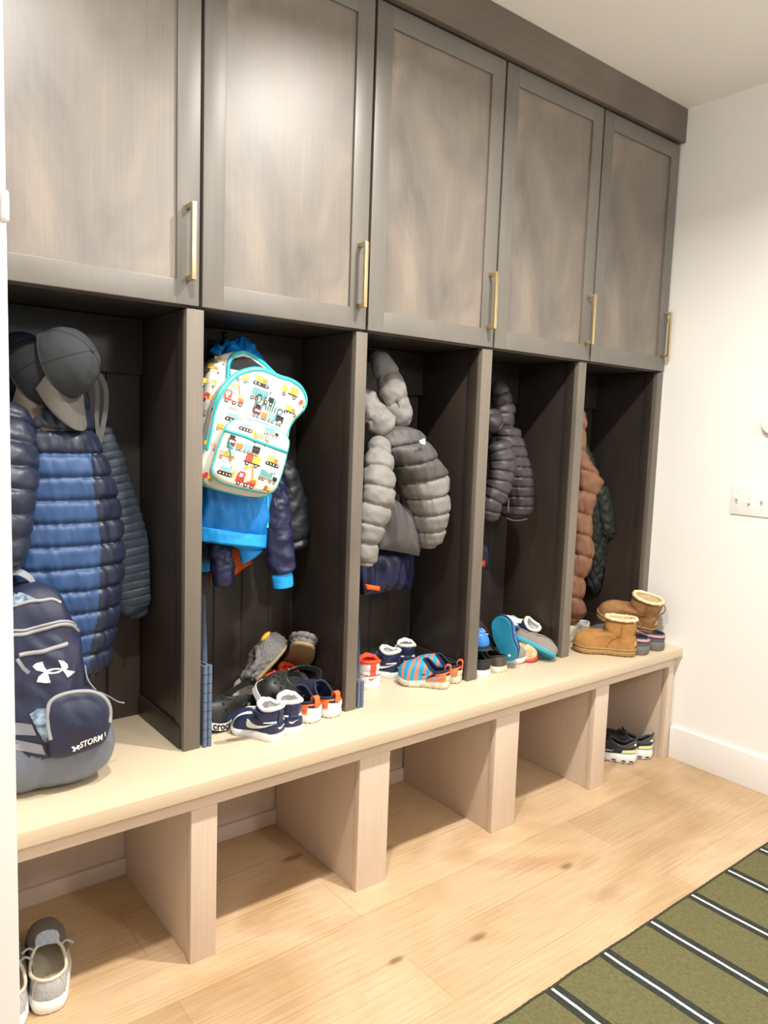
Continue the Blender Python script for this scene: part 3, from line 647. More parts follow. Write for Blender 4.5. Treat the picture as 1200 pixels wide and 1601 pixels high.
class Pillow:
    """a padded bag shape over a star-shaped outline: back, gusset, rounded edge and domed front"""
    def __init__(s, fr, outline, D, bulge, r, d0=0., n=96, wr=0., seed=0., base=None):
        s.fr, s.D, s.bulge, s.r, s.d0 = fr, D, bulge, r, d0
        s.ring = catmull([*outline, outline[0]], n + 1)[:-1]
        s.c = (sum(p[0] for p in s.ring) / n, sum(p[1] for p in s.ring) / n)
        s.pol = sorted((atan2(p[1] - s.c[1], p[0] - s.c[0]), math.hypot(p[0] - s.c[0], p[1] - s.c[1])) for p in s.ring)
        s.pol = [(s.pol[-1][0] - 2 * pi, s.pol[-1][1])] + s.pol + [(s.pol[0][0] + 2 * pi, s.pol[0][1])]
        s.Rm = min(q for _, q in s.pol); s.s1 = max(.6, 1 - r / s.Rm)
        s.wr, s.seed = wr, seed
    def gauge(s, x, z):
        dx, dz = x - s.c[0], z - s.c[1]; return math.hypot(dx, dz) / interp(s.pol, atan2(dz, dx))
    def w(s, x, z):
        if not s.wr: return 0
        return s.wr * (1.5 * noise.noise(Vector((x * 14 + s.seed, z * 14, 0))) + .8 * noise.noise(Vector((x * 38 + z * 20 + s.seed, z * 30, 4))))
    def depth(s, x, z):
        g = min(1., s.gauge(x, z))
        if g <= s.s1: return s.d0 + s.D + s.bulge * (1 - (g / s.s1) ** 2) + s.w(x, z)
        k = (g - s.s1) / (1 - s.s1); return s.d0 + s.D - s.r + s.r * sqrt(max(0, 1 - k * k)) + s.w(x, z)
    def f(s, x, z, off=0.): return s.fr.p(x, z, s.depth(x, z) + off)
    def mesh(s, zone=None):
        rings = []; loc = []
        def sc(q): return [(s.c[0] + (p[0] - s.c[0]) * q, s.c[1] + (p[1] - s.c[1]) * q) for p in s.ring]
        for q in (.02, .3, .6, .85, .97): R = sc(q); rings.append([s.fr.p(x, z, s.d0 - .012 * (1 - q * q)) for x, z in R]); loc.append(R)
        for d in (.1, .35, .6, .85): R = sc(1 + .0 * d); rings.append([s.fr.p(x, z, s.d0 + (s.D - s.r) * d) for x, z in R]); loc.append(R)
        for k in range(0, 7):
            a = pi / 2 * k / 6; q = s.s1 + (1 - s.s1) * cos(a); R = sc(q); rings.append([s.fr.p(x, z, s.depth(x, z)) for x, z in R]); loc.append(R)
        for k in range(1, 24): q = s.s1 * (1 - k / 24); R = sc(q); rings.append([s.f(x, z) for x, z in R]); loc.append(R)
        m = MB()
        m.loft(rings, True, True, 0, True, (lambda i, j: zone(*loc[i][j])) if zone else None); return m
    def piping(s, mb, pts, r, off=0., closed=False, n=None, mi=0, smoothn=3):
        P = catmull([*pts, pts[0]] if closed else pts, len(pts) * smoothn + 1)
        if closed: P = P[:-1]
        mb.tube([s.f(x, z, off) for x, z in P], r, 8, mi, closed); return mb
    def decal(s, mb, pts, off, mi=0):
        """polygon laid on the front, edges subdivided, filled as a fan of rings"""
        P = []
        k = len(pts)
        for i in range(k):
            a, b = pts[i], pts[(i + 1) % k]; L = math.hypot(b[0] - a[0], b[1] - a[1]); m = max(1, int(L / .008))
            P += [(a[0] + (b[0] - a[0]) * q / m, a[1] + (b[1] - a[1]) * q / m) for q in range(m)]
        c = (sum(p[0] for p in P) / len(P), sum(p[1] for p in P) / len(P))
        nr = max(1, int(max(math.hypot(p[0] - c[0], p[1] - c[1]) for p in P) / .012)); vs = []; fs = []; n = len(P)
        for i in range(nr, 0, -1): vs += [s.f(c[0] + (p[0] - c[0]) * i / nr, c[1] + (p[1] - c[1]) * i / nr, off) for p in P]
        vs.append(s.f(c[0], c[1], off)); lo = len(vs); vs += [s.f(p[0], p[1], off - .0012) for p in P]
        for i in range(nr - 1):
            for j in range(n): fs.append([i * n + j, i * n + (j + 1) % n, (i + 1) * n + (j + 1) % n, (i + 1) * n + j])
        for j in range(n): fs.append([(nr - 1) * n + j, (nr - 1) * n + (j + 1) % n, lo - 1]); fs.append([lo + j, lo + (j + 1) % n, (j + 1) % n, j])
        mb.add(vs, fs, mi)

# ---- navy backpack
UAN = fabric('navy_backpack_nylon', '#20253f', .5, bump=.35)
UAG = mat('grey_backpack_base', '#6c7482', .42, bump=.1, bump_scale=500)
UAS = fabric('grey_webbing_strap', '#8d8f98', .7)
PIPG = mat('grey_piping', '#9a9a9c', .55)
CLR = mat('pale_blue_plastic', '#9fb6c9', .25, col2='#39506a', noise_scale=60)
ua = thing('backpack', 'navy and grey sports backpack with white logo standing on the bench', 'backpack', (.40, .05, .4602))
F1 = Fr((.40, .06, .4605), (-.10, -1, .09))
def U(fr, pts, d=0.): return [fr.unp(a, b, d) for a, b in pts]
bo = U(F1, [(100, 1246), (60, 1249), (25, 1247), (-10, 1225), (-20, 1180), (-22, 1100), (-15, 1020), (0, 960), (25, 925), (60, 914), (92, 924), (108, 950), (122, 982), (131, 1000), (134, 1040), (140, 1075), (152, 1092), (166, 1106), (175, 1130), (182, 1150), (184, 1168), (177, 1192), (155, 1214), (128, 1235)], .11)
zoff = 0; bo = [(x, max(z, .0006)) for x, z in bo]
UP = Pillow(F1, bo, .125, .022, .05, 0., 120, wr=.006, seed=2)
def V(pts, d=.14):  # photo points on the front of the pack
    return [(x, max(.001, z - zoff)) for x, z in U(F1, pts, d)]
gl = sorted(V([(-30, 1176), (26, 1184), (68, 1190), (85, 1192), (134, 1178), (160, 1160), (172, 1130), (190, 1105)], .13))
UP.mesh(lambda x, z: 1 if z < interp(gl, x) else 0).build('body', [UAN, UAG], ua, True, smooth=180)
po = V([(79, 1188), (75, 1157), (73, 1138), (72, 1114), (76, 1098), (88, 1088), (111, 1080), (134, 1078), (148, 1080), (163, 1088), (172, 1099), (175, 1114), (174, 1135), (170, 1154), (158, 1168), (126, 1180), (98, 1188)], .15)
pf = Fr(F1.p(0, 0, .11), F1.n)
PP = Pillow(pf, po, .045, .012, .02, 0., 96, wr=.003, seed=5)
PP.mesh().build('front_pocket', UAN, ua, True, smooth=180)
PP.piping(MB(), [(x + (PP.c[0] - x) * .045, z + (PP.c[1] - z) * .045) for x, z in V([(77, 1158), (73, 1138), (72, 1114), (76, 1098), (88, 1088), (111, 1081), (134, 1079), (148, 1080.5), (163, 1088), (172, 1099), (175.5, 1114), (174, 1130)], .15)], .0045, .001).build('pocket_piping', PIPG, ua, True)
q = MB(); UP.piping(q, V([(10, 996), (25, 994.5), (43, 993), (70, 985), (97, 978), (116, 981), (130, 993)]), .0042, .0); UP.piping(q, V([(10, 990), (25, 988), (43, 987), (70, 979), (97, 973), (116, 976), (128, 986)]), .003, .0)
q.build('main_zip', PIPG, ua, True)
q = MB(); UP.piping(q, V([(8, 953), (25, 950), (47, 943), (67, 941), (86, 939.5), (99, 945)]), .0036, .001); UP.decal(q, V([(12, 936), (26, 931), (38, 930), (52, 935), (60, 939), (46, 942), (25, 947), (12, 950)]), .0008, 1); q.build('top_zip', [PIPG, CLR], ua, True)
q = MB(); UP.piping(q, V([(31, 1026.5), (50, 1023), (70, 1019), (90, 1013), (107, 1008.5)]), .0048, .0); q.build('pocket_zip', PIPG, ua, True)
q = MB(); ribbon(q, [(27, 1030, -.065), (32, 1038, -.068), (38, 1046, -.068), (45, 1052, -.066)], 0, .007, .003); q.build('zip_pull', UAS, ua, True)
q = MB(); q.tube(catmull([tuple(UP.fr.p(*F1.unp(a, b, .03), .03 + e)) for a, b, e in ((4, 925, 0), (8, 900, .01), (24, 893, .015), (40, 899, .015), (50, 909, .01), (54, 920, 0), (53, 932, -.01))], 40), .0125, 12, 0, False, .35); q.build('handle', UAS, ua, True)
q = MB(); UP.decal(q, V([(5, 1130), (26, 1132), (50, 1133), (57, 1150), (26, 1152), (5, 1150)]), .0015); UP.decal(q, V([(5, 1158), (26, 1160), (66, 1166), (73, 1183), (26, 1176), (5, 1173)]), .0015); q.build('side_band', UAS, ua, True)
q = MB(); UP.decal(q, V([(46, 1117), (58, 1108), (70, 1106), (72, 1130), (74, 1162), (68, 1158), (56, 1138)]), .004); q.build('mesh_pocket', CLR, ua, True)
LG = lambda pts: V([(20 + a / 6.156, 1000 + b / 6.156) for a, b in pts], .15)
q = MB()
for pts in ([(203, 275), (235, 245), (298, 228), (312, 275), (345, 315), (325, 335), (300, 322), (240, 312)], [(300, 335), (325, 320), (345, 330), (355, 375), (370, 420), (325, 428), (240, 422), (258, 370)],
            [(445, 205), (500, 215), (535, 245), (542, 280), (510, 298), (478, 292), (470, 255)], [(478, 292), (512, 293), (550, 308), (612, 322), (575, 350), (535, 374), (512, 335)],
            [(325, 312), (360, 296), (410, 286), (455, 284), (485, 290), (482, 298), (450, 294), (410, 297), (365, 308), (335, 324)], [(335, 322), (365, 326), (410, 324), (450, 314), (480, 300), (486, 306), (455, 326), (410, 335), (365, 338), (330, 334)]):
    UP.decal(q, LG(pts), .0016)
q.build('logo', WHITEP, ua, True)
def lettering(mb, pil, body, p0, p1, height, off, bold=.0, italic=0., mi=0, squash=None):
    vs, fs = text_mesh(body, 1., bold, italic); w = max(v[0] for v in vs) - min(v[0] for v in vs); x0 = min(v[0] for v in vs); hh = max(v[1] for v in vs)
    ex = ((p1[0] - p0[0]) / w, (p1[1] - p0[1]) / w); L = math.hypot(*ex) * w; nx, nz = -(p1[1] - p0[1]) / L, (p1[0] - p0[0]) / L
    mb.add([pil.f(p0[0] + ex[0] * (v[0] - x0) + nx * v[1] / hh * height, p0[1] + ex[1] * (v[0] - x0) + nz * v[1] / hh * height, off) for v in vs], fs, mi)
q = MB(); a, b = V([(127, 1172), (164, 1158)], .165); lettering(q, PP, 'STORM', a, b, .0135, .0012, .03, .25)
a, b = V([(166, 1154), (169, 1152.5)], .165); lettering(q, PP, '1', a, b, .010, .0012, .02, .2)
for pts in ([(573, 1050), (600, 1042), (612, 1062), (596, 1070)], [(585, 1085), (612, 1064), (615, 1090), (592, 1094)], [(625, 1035), (655, 1030), (650, 1050), (630, 1058)], [(630, 1058), (662, 1066), (640, 1078)], [(605, 1058), (638, 1050), (638, 1064), (605, 1072)]):
    PP.decal(q, [(x, z) for x, z in V([(20 + c / 6.156, 1000 + d / 6.156) for c, d in pts], .165)], .0014)
q.build('lettering', WHITEP, ua, True)
q = MB(); q.tube(catmull([tuple(F1.p(*F1.unp(a, b, d), d)) for a, b, d in ((133, 1040, .1), (137, 1062, .11), (150, 1079, .12), (160, 1084, .12), (172, 1090, .11), (184, 1097, .09), (194, 1099, .08))], 40), .0016, 8); q.build('drawcord', UAS, ua, True)

# ---- truck print backpack
CANV = fabric('cream_print_canvas', '#ddd8ca', .65)
TEAL = fabric('teal_piping', '#2bb3b8', .5)
TEALL = fabric('pale_teal_mesh', '#8fd0d2', .7)
DARKI = mat('dark_lining', '#16181a', .8)
PC = [mat('print_' + n, c, .6) for n, c in (('black', '#1d1b1c'), ('red', '#e2483a'), ('yellow', '#f6c445'), ('orange', '#f0803a'), ('teal', '#7cc7c8'), ('cream', '#efe6cf'), ('maroon', '#6b2c2c'), ('white', '#f7f6f0'))]
K, RD, YL, OR, TL, CRM, MR, WH = range(8)
kb = thing('backpack', 'cream kids backpack with colourful truck print and teal piping, hanging tilted and half unzipped', 'backpack', at(385, 675, y=.12))
F2 = Fr(at(388, 675, y=.14), (-.12, -1, .06), -radians(17))
bo2 = U(F2, [(358, 551), (342, 557), (328, 576), (322, 600), (317, 650), (313, 700), (312, 740), (330, 762), (380, 770), (420, 768), (440, 735), (452, 680), (458, 640), (452, 602), (425, 577), (400, 558), (378, 549)], .05)
BP = Pillow(F2, bo2, .10, .004, .018, -.04, 110, wr=.003, seed=4)
BP.mesh().build('body', CANV, kb, True, smooth=180)
q = MB(); BP.decal(q, U(F2, [(357, 606), (357, 588), (360, 568), (367, 560), (380, 557), (392, 560), (406, 570), (416, 577), (400, 585), (380, 600)], .063), .0025); q.build('opening', DARKI, kb, True)
q = MB(); BP.piping(q, U(F2, [(352, 612), (356, 588), (357.5, 568), (366, 555), (378, 550.5), (389, 552), (405, 562), (419, 573), (436, 590)], .062), .0055, .002); q.build('rim_zip', TEAL, kb, True)
q = MB(); BP.decal(q, U(F2, [(361, 598), (360.5, 577), (378, 580.5), (392, 584), (385, 600)], .064), .0045); q.build('paper', WHITEP, kb, True)
fo = U(F2, [(338, 637), (349, 611), (362, 594), (376, 582), (392, 576), (408, 574), (424, 578), (444, 587), (460, 592), (474, 601), (483, 615), (485, 628), (479, 641), (467, 653), (458, 667), (452, 684), (454, 695), (451, 708), (447, 726), (440, 749), (435, 762), (424, 774), (411, 777.5), (389, 776), (365, 771), (342, 765), (326, 758), (317, 745), (317, 722), (324, 703), (331, 670)], .13)
FP = Pillow(F2, fo, .062, .012, .014, .058, 140, wr=.002, seed=9)
FP.mesh().build('front_panel', CANV, kb, True, smooth=180)
q = MB(); FP.piping(q, fo[:23], .0046, -.002); FP.piping(q, fo[23:], .003, -.002); q.build('panel_piping', TEAL, kb, True)
q = MB(); FP.piping(q, [(x + (FP.c[0] - x) * .035, z + (FP.c[1] - z) * .035) for x, z in [fo[-2], fo[-1]] + fo[:13]], .0036, .001); q.build('panel_zip', TEAL, kb, True)
ko = U(F2, [(349, 683), (353, 674), (357, 665), (365, 658.5), (376, 656), (395, 657.5), (418, 664), (437, 673), (449, 683), (453, 692), (450, 708), (444.5, 730), (437, 754), (430, 766.5), (421, 771), (405, 769), (373, 762), (351, 755.5), (337, 746), (333, 735), (337, 719), (343, 699)], .15)
KF = Fr(F2.p(0, 0, .120), F2.n, -radians(17))
KP = Pillow(KF, ko, .034, .012, .012, 0., 110, wr=.0015, seed=12)
KP.mesh().build('pocket', CANV, kb, True, smooth=180)
q = MB(); KP.piping(q, ko, .0032, -.001, True); q.build('pocket_piping', TEAL, kb, True)
q = MB(); KP.piping(q, U(F2, [(354, 673), (375, 680), (400, 690), (425, 699), (450, 707)], .157), .0042, .0); q.build('pocket_zip', TEAL, kb, True)
q = MB(); P_ = U(F2, [(359, 688), (359.5, 700), (360.5, 713)], .165); q.tube([KP.f(x, z, .005) for x, z in P_], .004, 8, 0, False, .5); q.build('zip_pull', TEAL, kb, True)
q = MB(); q.loft([[at(404.5 + (420 - 404.5) * k, py, y=.085 + e) for k, e in ((0, 0), (1, 0), (1, .003), (0, .003))] for py in (768, 790, 808, 825)]); q.build('strap', fabric('pale_teal_webbing', '#5fc4b8', .7), kb, True)
q = MB(); BP.decal(q, U(F2, [(318, 656), (333, 658), (331, 680), (326, 700), (316, 700)], .06), .0025); q.build('side_pocket', TEALL, kb, True)
def disc(x, z, r, n=10): return [(x + r * cos(2 * pi * i / n), z + r * sin(2 * pi * i / n)) for i in range(n)]
def rect(a, b, c, d): return [(a, c), (b, c), (b, d), (a, d)]
def wheels(L, xs, r=.1, z=0.): 
    for x in xs: L += [(disc(x, z, r), K, 1), (disc(x, z, r * .45), WH, 2)]
def vehicle(kind):
    L = []
    if kind == 'crane':
        L += [(rect(-.5, .5, .05, .2), RD, 0), ([(-.5, .2), (-.12, .2), (-.12, .5), (-.2, .55), (-.42, .55), (-.5, .4)], RD, 0), (rect(-.4, -.22, .3, .46), WH, 1), (rect(.2, .5, .2, .34), OR, 0), (rect(.18, .3, .3, .42), YL, 1),
              ([(.22, .42), (.28, .42), (.1, .95), (.04, .92)], OR, 0), ([(.1, .95), (-.2, .88), (-.18, .82), (.08, .88)], YL, 0), ([(-.2, .9), (-.32, .74), (-.12, .7)], YL, 0)]; wheels(L, (-.32, .05, .36))
    elif kind == 'semi':
        L += [([(-.55, .1), (.25, .1), (.25, .5), (-.5, .5), (-.58, .4)], TL, 0), (rect(.3, .58, .08, .3), K, 0), ([(.3, .3), (.36, .52), (.5, .52), (.58, .3)], WH, 0), ([(.3, .3), (.3, .55), (.36, .52)], K, 1), (rect(-.5, .3, .03, .1), OR, 0)]
        L += [(rect(x, x + .025, .14, .47), MR if False else PC and K, 1) for x in (-.44, -.34, -.24, -.14, -.04, .06, .16)]; wheels(L, (-.45, -.25, .2, .45), .085)
    elif kind == 'digger':
        L += [(rect(-.35, .05, .18, .52), YL, 0), (rect(.05, .35, .18, .42), RD if False else OR, 0), (rect(-.25, .0, .5, .62), CRM, 0)]
        L += [([(-.42, -.08), (.42, -.08), (.5, 0), (.42, .14), (-.42, .14), (-.5, 0)], K, 0)] + [(disc(x, .03, .05), WH, 1) for x in (-.34, -.11, .11, .34)]
    elif kind == 'mixer':
        L += [([(-.5, .1), (-.2, .1), (-.2, .45), (-.3, .5), (-.45, .45), (-.5, .3)], YL, 0), ([(-.1, .25), (.0, .5), (.4, .5), (.5, .35), (.35, .15), (-.05, .15)], YL, 0), (rect(-.12, .45, .06, .14), MR, 0), ([(.05, .2), (.15, .5), (.2, .5), (.1, .2)], OR, 1), ([(.25, .2), (.33, .5), (.38, .5), (.3, .2)], OR, 1)]; wheels(L, (-.32, .28))
    elif kind == 'train':
        L += [(rect(-.7, -.38, .08, .36), MR, 0), (rect(-.66, -.44, .34, .5), K, 0), (rect(-.64, -.42, .2, .28), WH, 1), (rect(-.34, -.05, .08, .26), OR, 0), (rect(-.02, .32, .08, .32), TL, 0), (rect(.36, .7, .08, .36), K, 0), (rect(.38, .68, .2, .24), MR, 1)]; wheels(L, (-.62, -.47, -.26, -.13, .06, .22, .45, .6), .065)
    elif kind == 'dump':
        L += [([(-.4, .1), (.0, .1), (.0, .55), (-.2, .6), (-.4, .35)], RD, 0), (rect(.02, .42, .1, .5), YL, 0), (rect(-.45, .48, .04, .09), K, 0)]; wheels(L, (-.25, .25))
    elif kind == 'tipper':
        L += [([(-.5, .2), (.1, .2), (.15, .5), (-.55, .5)], YL, 0), (rect(-.45, .5, .08, .2), OR, 0), (rect(.2, .42, .2, .45), RD, 0), (rect(.25, .38, .28, .4), WH, 1)] + [([(x, .22), (x + .03, .22), (x + .05, .48), (x + .02, .48)], K, 1) for x in (-.45, -.33, -.21, -.09)]; wheels(L, (-.35, .25))
    elif kind == 'dozer':
        L += [(rect(-.35, .25, .14, .36), TL, 0), (rect(-.3, .05, .36, .62), CRM, 0), (rect(-.34, .1, .6, .65), RD, 0), (rect(-.38, .3, .1, .14), RD, 1), ([(.4, -.05), (.5, -.05), (.46, .3), (.38, .3)], YL, 0), (rect(.25, .4, .1, .16), OR, 0), (rect(.16, .2, .36, .5), OR, 1)]
        L += [([(-.38, -.1), (.32, -.1), (.4, -.02), (.32, .1), (-.38, .1), (-.46, 0)], K, 0)] + [(disc(x, 0, .045), WH, 1) for x in (-.3, -.1, .08, .26)]
    return L
def stamp(mb, pil, px, py, kind, w, d, flip=1):
    x, z = F2.unp(px, py, d)
    for pts, c, l in vehicle(kind):
        P = [(x + flip * a * w, z + (b - .25) * w) for a, b in pts]
        vs = [pil.f(a, b, .0009 + .0005 * l) for a, b in P]; mb.add(vs, [list(range(len(vs)))], c)
q = MB()
for a in ((382, 589, 'dump', .036), (412, 595, 'digger', .046), (368, 621, 'crane', .052), (412, 618, 'semi', .058), (457, 611, 'mixer', .052), (456, 641, 'digger', .04), (421, 648, 'train', .062), (367, 650, 'dozer', .045), (476, 630, 'dump', .026), (334, 696, 'tipper', .032), (327, 745, 'dump', .03), (350, 668, 'tipper', .03)):
    stamp(q, FP, a[0], a[1], a[2], a[3], .133)
q.build('print', PC, kb, True, smooth=10, recalc=False)
q = MB()
for a in ((386, 666, 'dozer', .042), (425, 675, 'semi', .036), (408, 686, 'tipper', .046), (381, 696, 'train', .06), (355, 711, 'tipper', .038), (393, 719, 'dump', .05), (426, 721, 'digger', .042), (354, 734, 'dozer', .046), (385, 750, 'crane', .054), (419, 744, 'semi', .048), (418, 764, 'dump', .022)):
    stamp(q, KP, a[0], a[1], a[2], a[3], .158)
q.build('pocket_print', PC, kb, True, smooth=10, recalc=False)
q = MB()
for a in ((334, 575, 'digger', .034), (329, 597, 'mixer', .034), (327, 621, 'dump', .034), (326, 646, 'semi', .03), (347, 563, 'tipper', .03)): stamp(q, BP, a[0], a[1], a[2], a[3], .06)
q.build('side_print', PC, kb, True, smooth=10, recalc=False)
# the stitched name
nm = [[(0, -.9), (.12, .3), (.3, 1.9)], [(-.1, 1.2), (.1, 1.8), (.5, 2.1), (.95, 1.9), (1.0, 1.3), (.6, .8), (.2, .75)],
      [(1.25, 0), (1.4, 1.0), (1.55, 2.1)], [(1.3, .4), (1.6, .95), (1.95, .9), (2.0, .45), (2.0, 0)], [(2.35, 0), (2.4, .5), (2.45, 1.0)], [(2.75, 0), (2.85, 1.0), (2.95, 2.0)], [(3.15, 0), (3.25, 1.0), (3.35, 2.0)], [(3.6, 0), (3.65, .5), (3.7, 1.0)],
      [(4.0, -1.1), (4.08, 0), (4.15, .95)], [(4.1, .6), (4.4, 1.0), (4.85, .85), (4.85, .3), (4.5, 0), (4.1, .15)], [(2.46, 1.4), (2.47, 1.46)], [(3.72, 1.4), (3.73, 1.46)]]
q = MB(); a, b = U(F2, [(398, 634), (442, 650)], .137); L = math.hypot(b[0] - a[0], b[1] - a[1]); e = ((b[0] - a[0]) / L, (b[1] - a[1]) / L); s_ = L / 5.
for st_ in nm:
    P = catmull(st_, 14) if len(st_) > 2 else st_
    q.tube([FP.f(a[0] + (e[0] * x - e[1] * y * 1.0) * s_, a[1] + (e[1] * x + e[0] * y * 1.0) * s_, .0030) for x, y in P], .0013, 6)
q.build('name_stitching', mat('teal_thread', '#1c6a72', .6), kb, True)

# ---- two baseball caps
def make_cap(name, label, loc, fwd, up, col, colb, s=1.):
    t = thing(name, label, 'cap', loc)
    f = Vector(fwd).normalized(); u = Vector(up); u = (u - f * u.dot(f)).normalized(); l = u.cross(f)
    def P(x, y, z): return f * (x * s) + l * (y * s) + u * (z * s)
    m = MB(); rings = []
    NA = 60
    def crown(e, a, off=0.):
        ce, se = cos(e) ** .85 if e < pi / 2 else 0, sin(e)
        fr_ = .094 + .004 * cos(a); x = (fr_ + off) * ce * cos(a); y = (.079 + off) * ce * sin(a); z = (.102 + off) * se ** .95 * (1 + .06 * cos(a) * ce)
        w = .004 * noise.noise(Vector((x * 22, y * 22, z * 22 + len(label)))) + .0025 * noise.noise(Vector((x * 50, y * 50, z * 50)))
        k = 1 - .0 * ce
        return P(x * (1 + w * 8), y * (1 + w * 8), z * (1 + w * 6))
    rings = [[crown(pi / 2 * i / 22 * .985, 2 * pi * j / NA) for j in range(NA)] for i in range(23)]
    inner = [[crown(pi / 2 * i / 22 * .985, 2 * pi * j / NA, -.003) for j in range(NA)] for i in range(22, -1, -1)]
    m.loft(inner[:0] + rings, False, True); m.loft([rings[0], inner[-1]], False, False); m.loft(inner, True, False)
    m.build('crown', fabric(col[0], col[1], .85), t, smooth=180)
    b = MB(); top = []; bot = []
    NB, NL = 36, 10
    for i in range(NL + 1):
        r_ = []
        for j in range(NB + 1):
            a = radians(-72 + 144 * j / NB); k = i / NL
            ext = .072 * (cos(a * 1.18) ** .55 if cos(a * 1.18) > 0 else 0) * k
            x = .096 * cos(a) + ext * 1.25; y = .080 * sin(a) * (1 + .04 * k)
            z = .004 - .20 * k * (y ** 2) / .0064 * .12 - .010 * k - .9 * y * y * k
            r_.append((x, y, z))
        top.append(r_)
    vs = [P(*p) for r_ in top for p in r_] + [P(p[0], p[1], p[2] - .0032) for r_ in top for p in r_]; n1 = NB + 1; o = (NL + 1) * n1; fs = []
    for i in range(NL):
        for j in range(NB):
            q4 = [i * n1 + j, i * n1 + j + 1, (i + 1) * n1 + j + 1, (i + 1) * n1 + j]; fs += [q4, [o + v for v in q4[::-1]]]
    for j in range(NB): fs += [[NL * n1 + j, NL * n1 + j + 1, o + NL * n1 + j + 1, o + NL * n1 + j], [j + 1, j, o + j, o + j + 1]]
    b.add(vs, fs); b.build('brim', fabric(colb[0], colb[1], .85), t, smooth=60)
    c = MB(); c.ball(P(0, 0, .1035), .0065 * s, n=8); c.build('button', MATS[col[0]], t)
    sb = MB()
    for k in range(6):
        a = pi / 6 + k * pi / 3; sb.tube([crown(pi / 2 * i / 20 * .97, a, .0004) for i in range(21)], .0011, 6)
    sb.tube([crown(.03, 2 * pi * j / 48, .0006) for j in range(48)], .0014, 6, 0, True)
    sb.build('stitching', MATS[col[0]], t)
    return t
make_cap('baseball_cap', 'charcoal baseball cap with a lighter grey brim, hanging uppermost on the first hook', at(93, 566, y=.10), (.30, -.14, -.94), (.55, -.75, .34), ('charcoal_cotton', '#2d3134'), ('light_grey_cotton', '#57544f'), .86)
make_cap('baseball_cap', 'dark cap with a brown-grey brim tucked behind the charcoal cap', at(55, 584, y=.155), (.36, -.34, -.87), (.35, -.86, .30), ('black_cotton', '#202126'), ('brown_grey_cotton', '#5d534b'), .86)
